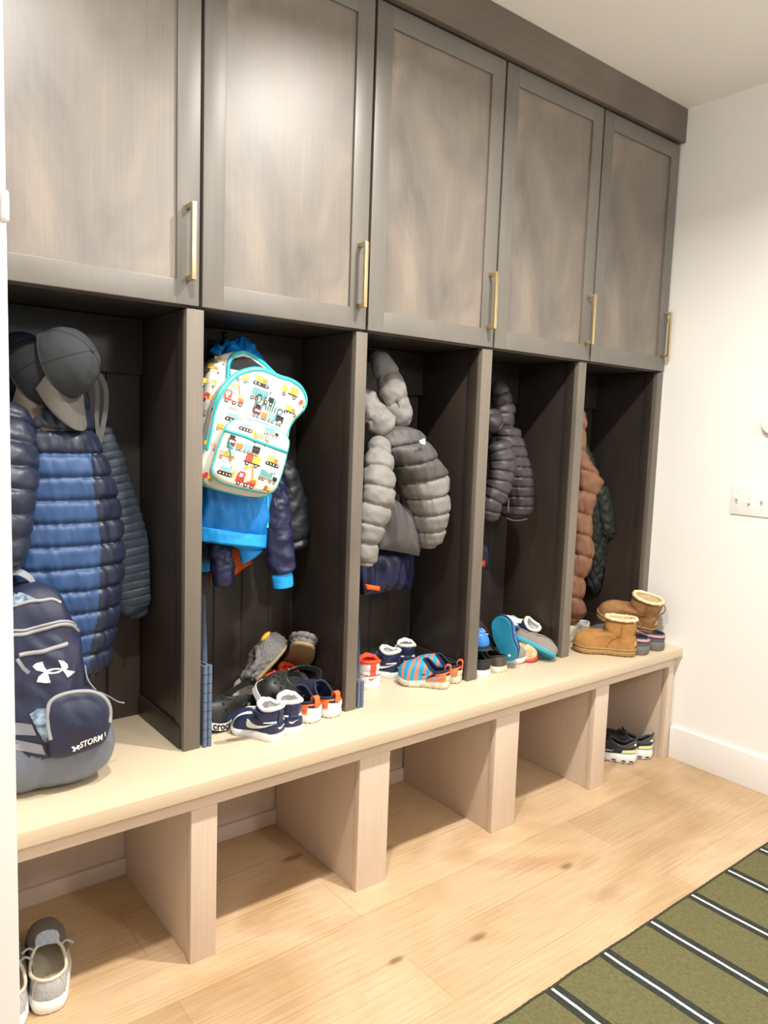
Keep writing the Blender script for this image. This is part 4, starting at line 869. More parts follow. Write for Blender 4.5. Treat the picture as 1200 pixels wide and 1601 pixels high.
# ------------------------------------------------------------------ shoes
WT = [(0, 0), (.012, .30), (.03, .46), (.06, .60), (.12, .71), (.22, .75), (.38, .75), (.5, .82), (.62, .93), (.72, 1.), (.8, .99), (.88, .87), (.94, .66), (.975, .44), (.992, .25), (1, 0)]
WR = [(0, 0), (.012, .36), (.03, .54), (.06, .68), (.12, .80), (.22, .86), (.38, .88), (.5, .92), (.62, .97), (.72, 1.), (.8, .99), (.88, .88), (.94, .68), (.975, .46), (.992, .26), (1, 0)]
class Shoe:
    """sole outline, upper surface S(a, v): a runs round the shoe from the heel, v up from the sole to the throat (1) and up the shaft (2)"""
    def __init__(s, L=.17, W=.07, sh=.02, st=.016, toe=.04, coll=(.015, .45, .062, .052, .066), cw=.6, shaft=None, foot=1, round_=False, lift=.008, kin=1.3, side=.6):
        s.L, s.W, s.sh, s.st, s.toe, s.cl, s.cw, s.shaft, s.foot, s.tab, s.lift, s.kin, s.side = L, W, sh, st, toe, coll, cw, shaft, foot, WR if round_ else WT, lift, kin, side
    def out(s, a, k=1.):
        u = (1 - cos(a)) / 2; w = interp(s.tab, u) * s.W / 2
        y = w * k * (1 if sin(a) >= 0 else -1) + s.foot * .08 * s.W * (sm((u - .45) / .4) - .6 * sm((u - .2) / .3) * (1 - sm((u - .5) / .3)))
        return s.L * (.5 + (u - .5) * (1 - (1 - k) * s.W / s.L)), y, u
    def z0(s, u): return s.lift * max(0, (u - .72) / .28) ** 2
    def zs(s, u): return s.z0(u) + s.sh + (s.st - s.sh) * sm(u / .8)
    def C(s, a):
        xh, xf, hc, hs, hf = s.cl; u = (1 - cos(a)) / 2
        z = hc + (hs - hc) * sm(u / .45) if u < .45 else hs + (hf - hs) * sm((u - .45) / .55)
        ys = interp(WR, u) if False else abs(sin(a)) ** .85
        return Vector((s.L * (xh + (xf - xh) * u), s.W / 2 * s.cw * ys * (1 if sin(a) >= 0 else -1) + s.foot * .02 * s.W * u, z))
    def T(s, a):
        xh, xf, hc, hs, hf, cw = s.shaft; u = (1 - cos(a)) / 2
        z = hc + (hs - hc) * sm(u / .5) if u < .5 else hs + (hf - hs) * sm((u - .5) / .5)
        return Vector((s.L * (xh + (xf - xh) * u), s.W / 2 * cw * abs(sin(a)) ** .8 * (1 if sin(a) >= 0 else -1), z))
    def S(s, a, v):
        if v > 1 and s.shaft:
            t = v - 1; A, B = s.C(a), s.T(a); p = A.lerp(B, t); c = Vector(((A.x + B.x) / 2, 0, 0))
            return p + Vector((p.x - s.L * (s.cl[0] + s.cl[1]) / 2, p.y, 0)).normalized() * (.0035 * sin(pi * t))
        x, y, u = s.out(a, .97); zs = s.zs(u) - .002; c = s.C(a)
        kz = (c.z - zs) * s.side; k = kz + (s.toe * s.kin - kz) * sm((u - .4) / .4)
        M = Vector((x + (.0 if u > .5 else -.004) + .01 * sm((u - .9) / .1), y * 1.03, zs + k)); B = Vector((x, y, zs))
        return B * (1 - v) ** 2 + M * (2 * v * (1 - v)) + c * v * v
    def N(s, a, v):
        h = 1e-3; v = min(max(v, h * 2), (2 if s.shaft else 1) - h * 2)
        n = (s.S(a + h * 5, v) - s.S(a - h * 5, v)).cross(s.S(a, v + h) - s.S(a, v - h))
        n = n.normalized() if n.length > 1e-12 else Vector((0, 0, 1))
        q = s.S(a, v) - Vector((s.L * .45, 0, .02))
        return n if n.dot(q) > 0 else -n
    def sole(s, name, mats, t, edge=.0, mf=None, n=64, bul=.0025, notch=0, inset=.96, bev=.004):
        rings = []
        prof = [(.80, 0, 0), (inset, 0, 0), (1.0, bev, 0), (1.0 + bul / s.W * 2, 0, .5), (1.0, -.002, 1), (.95, 0, 1), (.6, 0, 1)]
        for k, dz, f in prof:
            r = []
            for j in range(n):
                a = 2 * pi * (j + .5) / n; x, y, u = s.out(a, k); lo, hi = s.z0(u), s.zs(u)
                z = lo + (hi - lo) * f + dz
                if notch and f == 0 and dz == 0: z += notch * (.5 + .5 * sin(a * 40)) * (k > .9)
                r.append((x, y, z))
            rings.append([Vector(p) for p in r])
        m = MB(); m.loft(rings, True, True, 0, True, mf); return m.build(name, mats, t, smooth=50)
    def upper(s, name, mats, t, mf=None, n=64, nv=18, fuzz=0., wr=0.):
        V = [i / nv for i in range(nv + 1)]
        if s.shaft: V += [1 + (i + 1) / 10 for i in range(10)]
        A = [2 * pi * (j + .5) / n for j in range(n)]; rings = []
        for v in V:
            r = []
            for a in A:
                p = s.S(a, v)
                if fuzz or wr:
                    nn = s.N(a, v); d = fuzz * (noise.noise(p * 160) + .7 * noise.noise(p * 330)) + wr * (noise.noise(p * 28) + .5 * noise.noise(p * 70))
                    p = p + nn * d
                r.append(p)
            rings.append(r)
        top = rings[-1]; c = sum(top, Vector()) / n
        rings.append([p + (c - p).normalized() * .0025 - Vector((0, 0, .0005)) for p in top])
        m = MB(); m.loft(rings, False, False, 0, True, (lambda i, j: mf(A[j], V[min(i, len(V) - 1)])) if mf else None)
        return m.build(name, mats, t, smooth=180)
    def lining(s, name, mats, t, n=48, fuzz=0., insole=None, gap=.003):
        A = [2 * pi * (j + .5) / n for j in range(n)]; top = [(s.T if s.shaft else s.C)(a) for a in A]; c = sum(top, Vector()) / n
        rings = [[p + Vector((c.x - p.x, c.y - p.y, 0)).normalized() * gap - Vector((0, 0, .0008)) for p in top]]
        if s.shaft: 
            B = [s.C(a) for a in A]; rings.append([p + Vector((c.x - p.x, c.y - p.y, 0)).normalized() * (gap + .002) for p in B])
        low = []
        for a in A:
            x, y, u = s.out(a, .82); low.append(Vector((min(x, s.L * .9), y, s.zs(u) + .004)))
        mid = [Vector((rings[-1][j].x * .5 + low[j].x * .5, rings[-1][j].y * .35 + low[j].y * .65, rings[-1][j].z * .42 + low[j].z * .58)) for j in range(n)]
        # stay under the vamp
        for j, a in enumerate(A):
            u = (1 - cos(a)) / 2
            if u > .6: mid[j].x = rings[-1][j].x * .75 + low[j].x * .25; mid[j].z = rings[-1][j].z * .55 + low[j].z * .45 - .004
        rings += [mid, low]
        if fuzz: rings = [[p + Vector((noise.noise(p * 200), noise.noise(p * 200 + Vector((5, 0, 0))), noise.noise(p * 200 + Vector((0, 7, 0))))) * fuzz for p in r] for r in rings]
        m = MB(); m.loft(rings, False, True, 0, True, (lambda i, j: 1 if (insole and i >= len(rings) - 2) else 0)); return m.build(name, mats, t, smooth=180)
    def collar(s, name, m_, t, r=.004, a0=0., a1=2 * pi, n=56, fuzz=0., flat=1., dz=0.):
        full = a1 - a0 > 6.2; F = s.T if s.shaft else s.C
        P = [F(a0 + (a1 - a0) * i / (n if full else n - 1)) + Vector((0, 0, dz)) for i in range(n)]
        rr = [r * (1 + fuzz * noise.noise(p * 150)) for p in P]
        m = MB(); m.tube(P, rr, 10, 0, full, flat); return m.build(name, m_, t, smooth=180)
    def patch(s, mb, a0, a1, lo, hi, off=.0014, n=24, m=5, mi=0):
        """a piece of material laid on the upper between the curves lo(t) and hi(t)"""
        def q(v, t): return v(t) if callable(v) else v
        vs = []; fs = []
        def pt(i, j, o):
            t = i / n; a = q(a0, t) + (q(a1, t) - q(a0, t)) * t if not callable(a0) else a0(t)
            l, h = q(lo, t), q(hi, t); v = l + (h - l) * j / m
            return s.S(a, v) + s.N(a, v) * o
        for i in range(n + 1):
            for j in range(m + 1): vs.append(pt(i, j, off))
        for i in range(n):
            for j in range(m): k = i * (m + 1) + j; fs.append([k, k + 1, k + m + 2, k + m + 1])
        bd = [(i, 0) for i in range(n + 1)] + [(n, j) for j in range(1, m + 1)] + [(i, m) for i in range(n - 1, -1, -1)] + [(0, j) for j in range(m - 1, 0, -1)]
        o = len(vs); vs += [pt(i, j, -.0006) for i, j in bd]; nb = len(bd)
        for k in range(nb):
            k2 = (k + 1) % nb; A_, B_ = bd[k], bd[k2]; fs.append([A_[0] * (m + 1) + A_[1], B_[0] * (m + 1) + B_[1], o + k2, o + k])
        mb.add(vs, fs, mi); return mb
    def swoosh(s, mb, side, a0=.5, a1=2.0, k=1., v0=0., off=.0026, mi=0):
        f = lambda t: v0 + k * (.78 - .26 * sm(t / .7) + .12 * sm((t - .75) / .25))
        g = lambda t: v0 + k * (.775 - .60 * sm(t / .84) + .465 * sm((t - .84) / .16))
        return s.patch(mb, side * a0, side * a1, g, f, off, 30, 4, mi)
    def text(s, mb, body, a0, a1, v0, v1, off, bold=.02, mi=0, on=None, flip=False):
        vs, fs = text_mesh(body, 1., bold); x0, x1 = min(v[0] for v in vs), max(v[0] for v in vs); h0, h1 = min(v[1] for v in vs), max(v[1] for v in vs)
        P = []
        for x, y in vs:
            a = a0 + (a1 - a0) * (x - x0) / (x1 - x0); v = v0 + (v1 - v0) * (y - h0) / (h1 - h0)
            P.append(on(a, v) if on else s.S(a, v) + s.N(a, v) * off)
        mb.add(P, fs, mi); return mb
    def laces(s, t, m_, n=4, x0=.46, x1=.66, w=.016, r=.0016, bow=False):
        mb = MB()
        for i in range(n):
            u = x0 + (x1 - x0) * i / max(1, n - 1); pts = []
            for k in range(9):
                y = (k / 8 - .5) * 2; a = pi - y * (.5 + .12 * i * 0); v = .97 - .34 * i / n
                pts.append(s.S(a, v) + s.N(a, v) * .003)
            mb.tube(pts, r, 6, 0, False, .6)
        if bow:
            c = s.S(pi, .98) + Vector((0, 0, .006))
            for sg in (1, -1):
                mb.tube(catmull([tuple(c), tuple(c + Vector((.004, sg * .016, .012))), tuple(c + Vector((.0, sg * .03, .006))), tuple(c + Vector((-.004, sg * .018, .0))), tuple(c)], 24), r * 1.3, 6)
                mb.tube(catmull([tuple(c), tuple(c + Vector((.012, sg * .012, .006))), tuple(c + Vector((.022, sg * .024, -.006)))], 12), r, 6)
        return mb.build('laces', m_, t)
    def tongue(s, t, m_, h=.03, w=.024, th=.004, back=.012, name='tongue'):
        F = s.T if s.shaft else s.C; base = s.S(pi, .8); top = F(pi)
        mb = MB(); rings = []
        for i in range(12):
            k = i / 11; p = base.lerp(top, min(1, k * 1.4)) + Vector((back * 0, 0, 0))
            if k > .71: p = top + Vector((-back * .3 + back * (k - .71) * 2.2, 0, h * (k - .71) / .29))
            p = p - Vector((.004, 0, .0015)); ww = w * (.9 + .15 * k) * (1 if k < .93 else .8)
            rings.append([p + Vector((dx, y * ww / 2, -abs(y) ** 2 * .006)) for y, dx in ((-1, 0), (-.5, 0), (0, 0), (.5, 0), (1, 0), (1, -th), (.5, -th), (0, -th), (-.5, -th), (-1, -th))])
        mb.loft(rings, True, True); return mb.build(name, m_, t, smooth=60)

def dup(root, label, loc, rot, group=None, mirror=False):
    r = root.copy(); COL.objects.link(r); r.location = loc; r.rotation_euler = rot; r['label'] = label
    if group: r['group'] = group
    if mirror: r.scale = (1, -1, 1)
    for ch in list(root.children):
        c = ch.copy(); COL.objects.link(c); c.parent = r
        for g in list(ch.children):
            d = g.copy(); COL.objects.link(d); d.parent = c
    return r
def put(o, px, py, z=.4603, head=90., pitch=0., roll=0., y=None):
    p = at(px, py, y=y) if y is not None else at(px, py, z=z)
    o.location = (p.x, p.y, p.z if y is not None else z); o.rotation_mode = 'XYZ'
    M = Matrix.Rotation(radians(head), 4, 'Z') @ Matrix.Rotation(-radians(pitch), 4, 'Y') @ Matrix.Rotation(radians(roll), 4, 'X')
    o.rotation_euler = M.to_euler(); return o
def aim(head, pitch=0., roll=0.):
    return (Matrix.Rotation(radians(head), 4, 'Z') @ Matrix.Rotation(-radians(pitch), 4, 'Y') @ Matrix.Rotation(radians(roll), 4, 'X')).to_euler()

RW = mat('white_rubber', '#eeedea', .45); RW2 = mat('worn_cream_rubber', '#e2d8bf', .55, noise_amt=.3, noise_scale=60)
LW = mat('white_leather', '#eceae6', .45); LN = mat('navy_leather', '#232b4e', .45, bump=.1, bump_scale=900); LO = mat('orange_red_textile', '#ee4f28', .7)
FZW = fabric('white_fleece_lining', '#e9e7e1', .95, bump=.6, bump_scale=300)
NV = fabric('navy_knit', '#1e2440', .8); OR2 = mat('orange_rubber', '#f07034', .5); SKY = mat('sky_blue_print', '#2aa2dd', .5)
BLKF = mat('black_foam', '#2b2c2b', .48); BLKS = mat('black_shoe_textile', '#232326', .7); GRYT = fabric('grey_shoe_textile', '#8c8983', .85)

# ---- navy and white high-top
def hightop(name, label, c_main, c_panel, c_lin, c_tab, foot=1, flap=False, tabs=True, heel_line=None):
    t = thing(name, label, 'shoe', (0, 0, 0)); s = Shoe(.150, .078, .024, .020, .032, (.03, .52, .056, .053, .066), .78, (.02, .44, .090, .084, .094, .76), foot, True, .005)
    s.sole('sole', RW, t); 
    def zone(a, v):
        u = (1 - cos(a)) / 2
        if v <= 1 and u > .9 and v < .45: return 0
        if v <= 1 and u > .78 and abs(a - pi) < .75 and v < .9: return 1
        return 0
    s.upper('upper', [c_main, c_panel], t, zone)
    s.lining('lining', [c_lin, c_lin], t, fuzz=.0015 if c_lin is FZW else 0); s.collar('collar', c_lin, t, .0062, fuzz=.35 if c_lin is FZW else .1)
    s.tongue(t, c_lin, .012, .036, .005, .008)
    s.laces(t, c_panel if c_panel is not c_main else RW, 4)
    m = MB()
    for sd in (1, -1): s.swoosh(m, sd, .32, 1.95, .95, .02)
    m.build('swoosh', c_panel if c_panel is not c_main else c_main, t)
    m = MB(); s.patch(m, -.75, .75, lambda q: .02, lambda q: .62 - .2 * abs(q - .5), .0018); m.build('heel_counter', c_main, t)
    if heel_line:
        m = MB(); s.patch(m, -1.3, 1.3, .62, .70, .0022); m.build('heel_piping', heel_line, t)
    m = MB(); s.swoosh(m, 1, -.22, .26, .32, .24, .0034); m.build('heel_logo', c_panel if c_tab is None else c_tab, t)
    m = MB(); s.patch(m, -.22, .22, .72, 1.98, .0026, 8, 16); m.build('heel_strip', c_tab or c_main, t)
    m = MB()
    for a0, a1 in ((.35, 1.25), (-1.25, -.35)): s.patch(m, a0, a1, .80, .92, .002)
    m.build('ankle_band', c_panel, t)
    if flap:
        m = MB(); p = s.S(pi / 2 + .2, 1.6); C_ = catmull([tuple(p), tuple(p + Vector((.012, .025, .018))), tuple(p + Vector((.028, .05, .016))), tuple(p + Vector((.05, .07, -.002)))], 20); rings = []
        for k, c in enumerate(C_):
            w = .012 if k < 17 else .012 * (1 - (k - 16) / 6); c = Vector(c); rings.append([c + Vector((-w * .8, w * .5, .001)), c + Vector((w * .8, -w * .5, .001)), c + Vector((w * .8, -w * .5, -.0015)), c + Vector((-w * .8, w * .5, -.0015))])
        m.loft(rings, True, True); m.build('strap', c_main, t)
    return t
GH = 'navy and white kids high-tops'
a_ = hightop('high_top_sneaker', 'navy and white high-top nearest the bench edge, strap open, before the black clogs', LN, LW, FZW, None, 1, True); a_['group'] = GH
put(a_, 439, 1157, head=113)
b_ = dup(a_, 'navy and white high-top between its open-strapped mate and the orange toddler shoes', (0, 0, 0), (0, 0, 0), GH); put(b_, 459, 1149, head=80)
for c in list(b_.children):
    if c.name.startswith('strap'): bpy.data.objects.remove(c)
c_ = dup(a_, 'navy and white high-top with raised strap behind the blue and orange striped shoes', (0, 0, 0), (0, 0, 0), GH); put(c_, 623, 1059, head=118)
d_ = dup(b_, 'navy and white high-top deepest in the cubby, against the base rail behind the striped shoes', (0, 0, 0), (0, 0, 0), GH); put(d_, 637, 1050, head=64); d_.scale = (.9, .95, 1)
GO = 'white high-tops with orange lining'
e_ = hightop('high_top_sneaker', 'white high-top with orange-red lining standing alone beside the dark divider', LW, LW, LO, LO, 1, False, heel_line=mat('dull_red_piping', '#b8403a', .5)); e_['group'] = GO
put(e_, 582.5, 1079, head=74)
f_ = dup(e_, 'white high-top with orange lining beside the divider, mostly hidden by its mate', (0, 0, 0), (0, 0, 0), GO); put(f_, 571, 1066, head=82); f_.location = (1.287, .135, .4603)
g_ = dup(e_, 'white high-top with orange-red lining under the grey fuzzy slippers, left of its mate', (0, 0, 0), (0, 0, 0), GO); put(g_, 436, 1108, head=112); g_.location = (1.055, .182, .4603); g_.scale = (.9, .95, 1)
h_ = dup(e_, 'white high-top with orange-red lining behind the tilted black clog', (0, 0, 0), (0, 0, 0), GO); put(h_, 466, 1104, head=108); h_.location = (1.135, .178, .4603); h_.scale = (.9, .95, 1)
# ---- toddler slip-ons with heel loops
STRM = None
def stripes_mat():
    m = bpy.data.materials.new('blue_orange_waves'); m.use_nodes = True; nt = m.node_tree; N = nt.nodes; L = nt.links; b = N['Principled BSDF']; tc = N.new('ShaderNodeTexCoord')
    w = N.new('ShaderNodeTexWave'); w.inputs['Scale'].default_value = 14; w.inputs['Distortion'].default_value = 2.2; w.inputs['Detail'].default_value = .0; w.inputs['Detail Scale'].default_value = 3; mp = N.new('ShaderNodeMapping'); mp.inputs['Scale'].default_value = (1, .25, .35); mp.inputs['Rotation'].default_value = (0, .35, 0)
    L.new(tc.outputs['Object'], mp.inputs[0]); L.new(mp.outputs[0], w.inputs['Vector']); cr = N.new('ShaderNodeValToRGB'); cr.color_ramp.interpolation = 'CONSTANT'; e = cr.color_ramp.elements
    e[0].color = (*lin('#1f9ccb'), 1); e[1].position = .62; e[1].color = (*lin('#ef7f55'), 1); L.new(w.outputs['Fac'], cr.inputs[0]); L.new(cr.outputs[0], b.inputs['Base Color']); b.inputs['Roughness'].default_value = .7; return m
STRM = stripes_mat()
def toddler(name, label, sole_m, front_m):
    t = thing(name, label, 'shoe', (0, 0, 0)); s = Shoe(.170, .075, .030, .022, .040, (.05, .50, .058, .054, .086), .74, None, 1, True, .01)
    s.sole('sole', sole_m, t, notch=.004)
    def zone(a, v):
        u = (1 - cos(a)) / 2
        return 1 if u < .40 else 0
    s.upper('upper', [front_m, NV], t, zone); s.lining('lining', [NV, NV], t); s.collar('collar', NV, t, .0042)
    m = MB(); s.patch(m, -1.15, 1.15, .0, lambda q: .26 + .44 * (1 - abs(2 * q - 1) ** 2.5) * (.35 + .65 * abs(2 * q - 1)), .003, 40); m.build('heel_cup', sole_m, t)
    m = MB()
    for sd in (1, -1): s.patch(m, sd * .5, sd * 1.42, lambda q: .05 + .18 * (1 - q) * 0, lambda q: .60 * (1 - q ** 2.2) ** .6 + .06, .0042, 24)
    for sd in (1, -1): s.patch(m, sd * .0, sd * 1.2, lambda q: .72 - .1 * q, lambda q: .86 - .12 * q, .0036)
    m.build('heel_overlay', OR2, t)
    m = MB()
    for sd in (1, -1): s.swoosh(m, sd, .62, 1.22, .42, .06, .0064)
    m.build('swoosh', SKY, t)
    m = MB(); p = s.S(0, .55); q = s.C(0); P = catmull([tuple(p + Vector((-.004, 0, 0))), tuple(q + Vector((-.012, 0, .0))), tuple(q + Vector((-.010, 0, .016))), tuple(q + Vector((.004, 0, .014))), tuple(q + Vector((.006, 0, -.006)))], 24)
    rings = [[Vector(c) + Vector((0, y * .0085, 0)) + Vector((dx, 0, dz)) for y, dx, dz in ((-1, 0, 0), (1, 0, 0), (1, .0022, .0012), (-1, .0022, .0012))] for c in P]; m.loft(rings, True, True); m.build('heel_loop', OR2, t)
    return t
GT = 'orange toddler slip-ons with heel loops'
i_ = toddler('toddler_slip_on', 'navy toddler slip-on with orange heel loop and white sole, nearer to the navy high-tops', RW, NV); i_['group'] = GT
put(i_, 494, 1130, head=97)
j_ = dup(i_, 'navy toddler slip-on with orange heel loop, against the divider', (0, 0, 0), (0, 0, 0), GT); put(j_, 526, 1121.5, head=98)
GS = 'blue and orange wavy striped slip-ons'
k_ = toddler('toddler_slip_on', 'blue and orange wavy striped slip-on in front, showing its whole side', RW2, STRM); k_['group'] = GS
put(k_, 702, 1075, head=128)
l_ = dup(k_, 'blue and orange striped slip-on behind its mate, next to the divider', (0, 0, 0), (0, 0, 0), GS); put(l_, 720.5, 1066.5, head=127)

# ---- black foam clogs
def clog(name, label):
    t = thing(name, label, 'clog', (0, 0, 0)); s = Shoe(.215, .092, .030, .024, .050, (.02, .60, .050, .046, .074), .80, None, 1, True, .014, 1.45, .7)
    s.sole('sole', BLKF, t, bul=.003, notch=.002)
    def zone(a, v): return 0
    # the vamp covers the front, the back stays low
    n = 56; A = [2 * pi * (j + .5) / n for j in range(n)]; rings = []
    def top(a):
        u = (1 - cos(a)) / 2; return .34 + .66 * sm((u - .38) / .2)
    for i in range(17):
        rings.append([s.S(a, top(a) * i / 16) for a in A])
    r = rings[-1]; c = sum(r, Vector()) / n
    rings.append([p + (c - p).normalized() * .004 for p in r]); 
    low = [Vector((s.out(a, .84)[0], s.out(a, .84)[1], s.zs((1 - cos(a)) / 2) + .002)) for a in A]
    rings.append([p.lerp(q, .5) + Vector((0, 0, -.004)) for p, q in zip(rings[-1], low)]); rings.append(low)
    m = MB(); m.loft(rings, False, True); m.build('upper', BLKF, t, smooth=180)
    m = MB(); m.tube([p for p in r], .0034, 8, 0, True); m.build('rim', BLKF, t, smooth=180)
    # white band round the foxing
    m = MB()
    def fox(a, f, off):
        x, y, u = s.out(a, 1 + 2 * .003 / s.W); z = s.z0(u) + (s.zs(u) - s.z0(u)) * f; c_ = Vector((x - s.L * .5, y * 2, 0)).normalized(); return Vector((x, y, z)) + c_ * off
    rg_ = [[fox(a, f, o) for a in A] for f, o in ((.16, .0), (.18, .0014), (.95, .0014), (.97, .0))]; m.loft(rg_, False, False); band = m.build('band', LW, t)
    m = MB()
    for sd in (1, -1):
        a0, a1 = (1.95, 1.25) if sd < 0 else (-1.25 + 2 * pi - 1.9 + pi, 0)
    for A0, A1 in ((2.62, 1.95), (2 * pi - 1.95, 2 * pi - 2.62)): s.text(m, 'crocs', A0, A1, .26, .88, 0, .025, on=lambda a, v: fox(a, v, .0026))
    for A0, A1 in ((1.85, .2), (2 * pi - .2, 2 * pi - 1.85)):
        vs = [fox(A0 + (A1 - A0) * i / 24, f, .0024) for i in range(25) for f in (.5, .66)]; m.add(vs, [[2 * i, 2 * i + 1, 2 * i + 3, 2 * i + 2] for i in range(24)])
    m.build('lettering', mat('black_print', '#151515', .5), band, recalc=False)
    m = MB()
    P = catmull([tuple(s.S(1.45, .86) + s.N(1.45, .86) * .004), tuple(s.S(.9, .95) + Vector((-.004, .004, .016))), tuple(Vector((-.004, 0, .082))), tuple(s.S(-.9, .95) + Vector((-.004, -.004, .016))), tuple(s.S(-1.45, .86) + s.N(-1.45, .86) * .004)], 40); rings = []
    for k, c_ in enumerate(P):
        c_ = Vector(c_); w = .0095 if abs(k - 19.5) < 14 else .012; o_ = Vector((c_.x - s.L * .3, c_.y, 0)).normalized(); rings.append([c_ + Vector((0, 0, w)) + o_ * .002, c_ + Vector((0, 0, -w)) + o_ * .002, c_ + Vector((0, 0, -w)) - o_ * .002, c_ + Vector((0, 0, w)) - o_ * .002])
    m.loft(rings, True, True); m.build('heel_strap', BLKF, t, smooth=60)
    for sd in (1, -1):
        m = MB(); p = s.S(sd * 1.45, .84) + s.N(sd * 1.45, .84) * .005; d = s.N(sd * 1.45, .84); m.tube([p, p + d * .004], [.009, .008], 16); rv = m.build('rivet', BLKF, t)
        m = MB(); m.tube([p + d * .004, p + d * .0048], [.006, .0055], 14); m.build('rivet_emblem', mat('rivet_grey', '#c9c9c5', .5), rv)
    m = MB()
    for a, v in ((pi, .55), (pi + .32, .6), (pi - .32, .6), (pi + .16, .72), (pi - .16, .72), (pi + .5, .74), (pi - .5, .74), (pi, .84), (pi + .33, .86), (pi - .33, .86), (pi + .75, .5), (pi - .75, .5), (pi + .95, .3), (pi - .95, .3), (pi + .35, .3), (pi - .35, .3)):
        p, d = s.S(a, v), s.N(a, v); m.tube([p - d * .002, p + d * .0006], .0042, 10)
    m.build('vent_hole', mat('hole_black', '#060606', .9), t)
    return t
GC = 'black foam clogs'
cl = clog('foam_clog', 'black foam clog with white banded sole standing on the bench, toe behind the blue-grey panel'); cl['group'] = GC
put(cl, 385, 1103, head=-160); cl.location = (.985, .175, .4603)
cl2 = dup(cl, 'black foam clog tipped on top of the white orange-lined high-tops', (0, 0, 0), (0, 0, 0), GC); cl2.location = at(472, 1076, y=.15); cl2.rotation_euler = aim(197, 6, -42)
# ---- grey fuzzy slippers
FUR = fabric('grey_fur', '#7e7b78', .95, bump=.8, bump_scale=350, noise_amt=.35, noise_scale=220)
SOLT = mat('tan_slipper_sole', '#9c8257', .6, noise_amt=.15)
def slipper(name, label):
    t = thing(name, label, 'slipper', (0, 0, 0)); s = Shoe(.175, .086, .012, .010, .052, (.01, .52, .034, .038, .064), .78, None, 1, True, .008, 1.35)
    s.sole('sole', SOLT, t, bul=.0, inset=.9)
    s.upper('upper', [FUR], t, None, 90, 30, .0055); s.lining('lining', [FUR, FUR], t, fuzz=.002); s.collar('collar', FUR, t, .0095, fuzz=.5)
    return t, s
sl, ss = slipper('fuzzy_slipper', 'grey furry slipper with a small yellow patch, topmost of the shoe pile')
m = MB(); p = ss.S(pi + .3, .72); d = ss.N(pi + .3, .72); m.ball(p + d * .003, (.02, .011, .008), n=10); m.build('patch', mat('yellow_felt', '#e3a72c', .8), sl)
sl.location = at(393, 1073, y=.195); sl.rotation_euler = aim(8, 36, -28)
sl2, _s2 = slipper('fuzzy_slipper', 'grey furry slipper showing its tan sole, leaning at the back of the shoe pile')
sl2.location = at(474, 1008, y=.12)
_fw = Vector((.25, .55, -.55)).normalized(); _up = Vector((.5, .6, .6)); _up = (_up - _fw * _up.dot(_fw)).normalized(); sl2.rotation_euler = Matrix((_fw, _up.cross(_fw), _up)).transposed().to_euler()
# ---- the mixed pile in the fourth cubby
def sneaker(name, label, up_m, sole_m, lin_m, L=.17, W=.074, sh=.022, coll=(.02, .46, .058, .048, .066), toe=.04, patchm=None, lace=None, lift=.006, zone=None, swoosh=None, cat='shoe'):
    t = thing(name, label, cat, (0, 0, 0)); s = Shoe(L, W, sh, sh * .85, toe, coll, .72, None, 1, True, lift)
    s.sole('sole', sole_m, t)
    s.upper('upper', up_m if isinstance(up_m, list) else [up_m], t, zone, wr=.001); s.lining('lining', [lin_m, lin_m], t); s.collar('collar', lin_m, t, .0036, fuzz=.2)
    if patchm: m = MB(); s.patch(m, -1.2, 1.2, .0, lambda q: .62 - .25 * abs(2 * q - 1), .0018); m.build('heel_counter', patchm, t)
    if lace: s.tongue(t, up_m[0] if isinstance(up_m, list) else up_m, .014, .032); s.laces(t, lace, 4)
    if swoosh:
        m = MB()
        for sd in (1, -1): s.swoosh(m, sd, .5, 1.9, .85, .05)
        m.build('swoosh', swoosh, t)
    return t, s
BLKL = mat('worn_black_leather', '#2f2c2a', .5, noise_amt=.5, noise_scale=50, col2='#5a5249')
t1_, s1_ = sneaker('sneaker', 'black sneaker with a clean white sole half hidden by the divider', BLKS, RW, BLKS, .175, .076, .026)
put(t1_, 758, 1059.5, head=75)
t2_, s2_ = sneaker('sneaker', 'worn black leather sneaker with a scuffed cream sole, under the upright blue water shoe', BLKL, RW2, BLKS, .175, .078, .024, (.02, .48, .060, .052, .062), lace=BLKS)
put(t2_, 785, 1052.5, head=82)
def put_toe(o, px, py, L, head, z=.4603):
    p = at(px, py, z=z); a = radians(head); o.location = (p.x - L * cos(a), p.y - L * sin(a), z); o.rotation_euler = (0, 0, a)
BLUS = mat('blue_neoprene', '#2f80d8', .6, bump=.2); TQ = mat('turquoise_rubber', '#1b86a6', .5, noise_amt=.15); NVR = mat('dark_navy_rubber', '#20243a', .5)
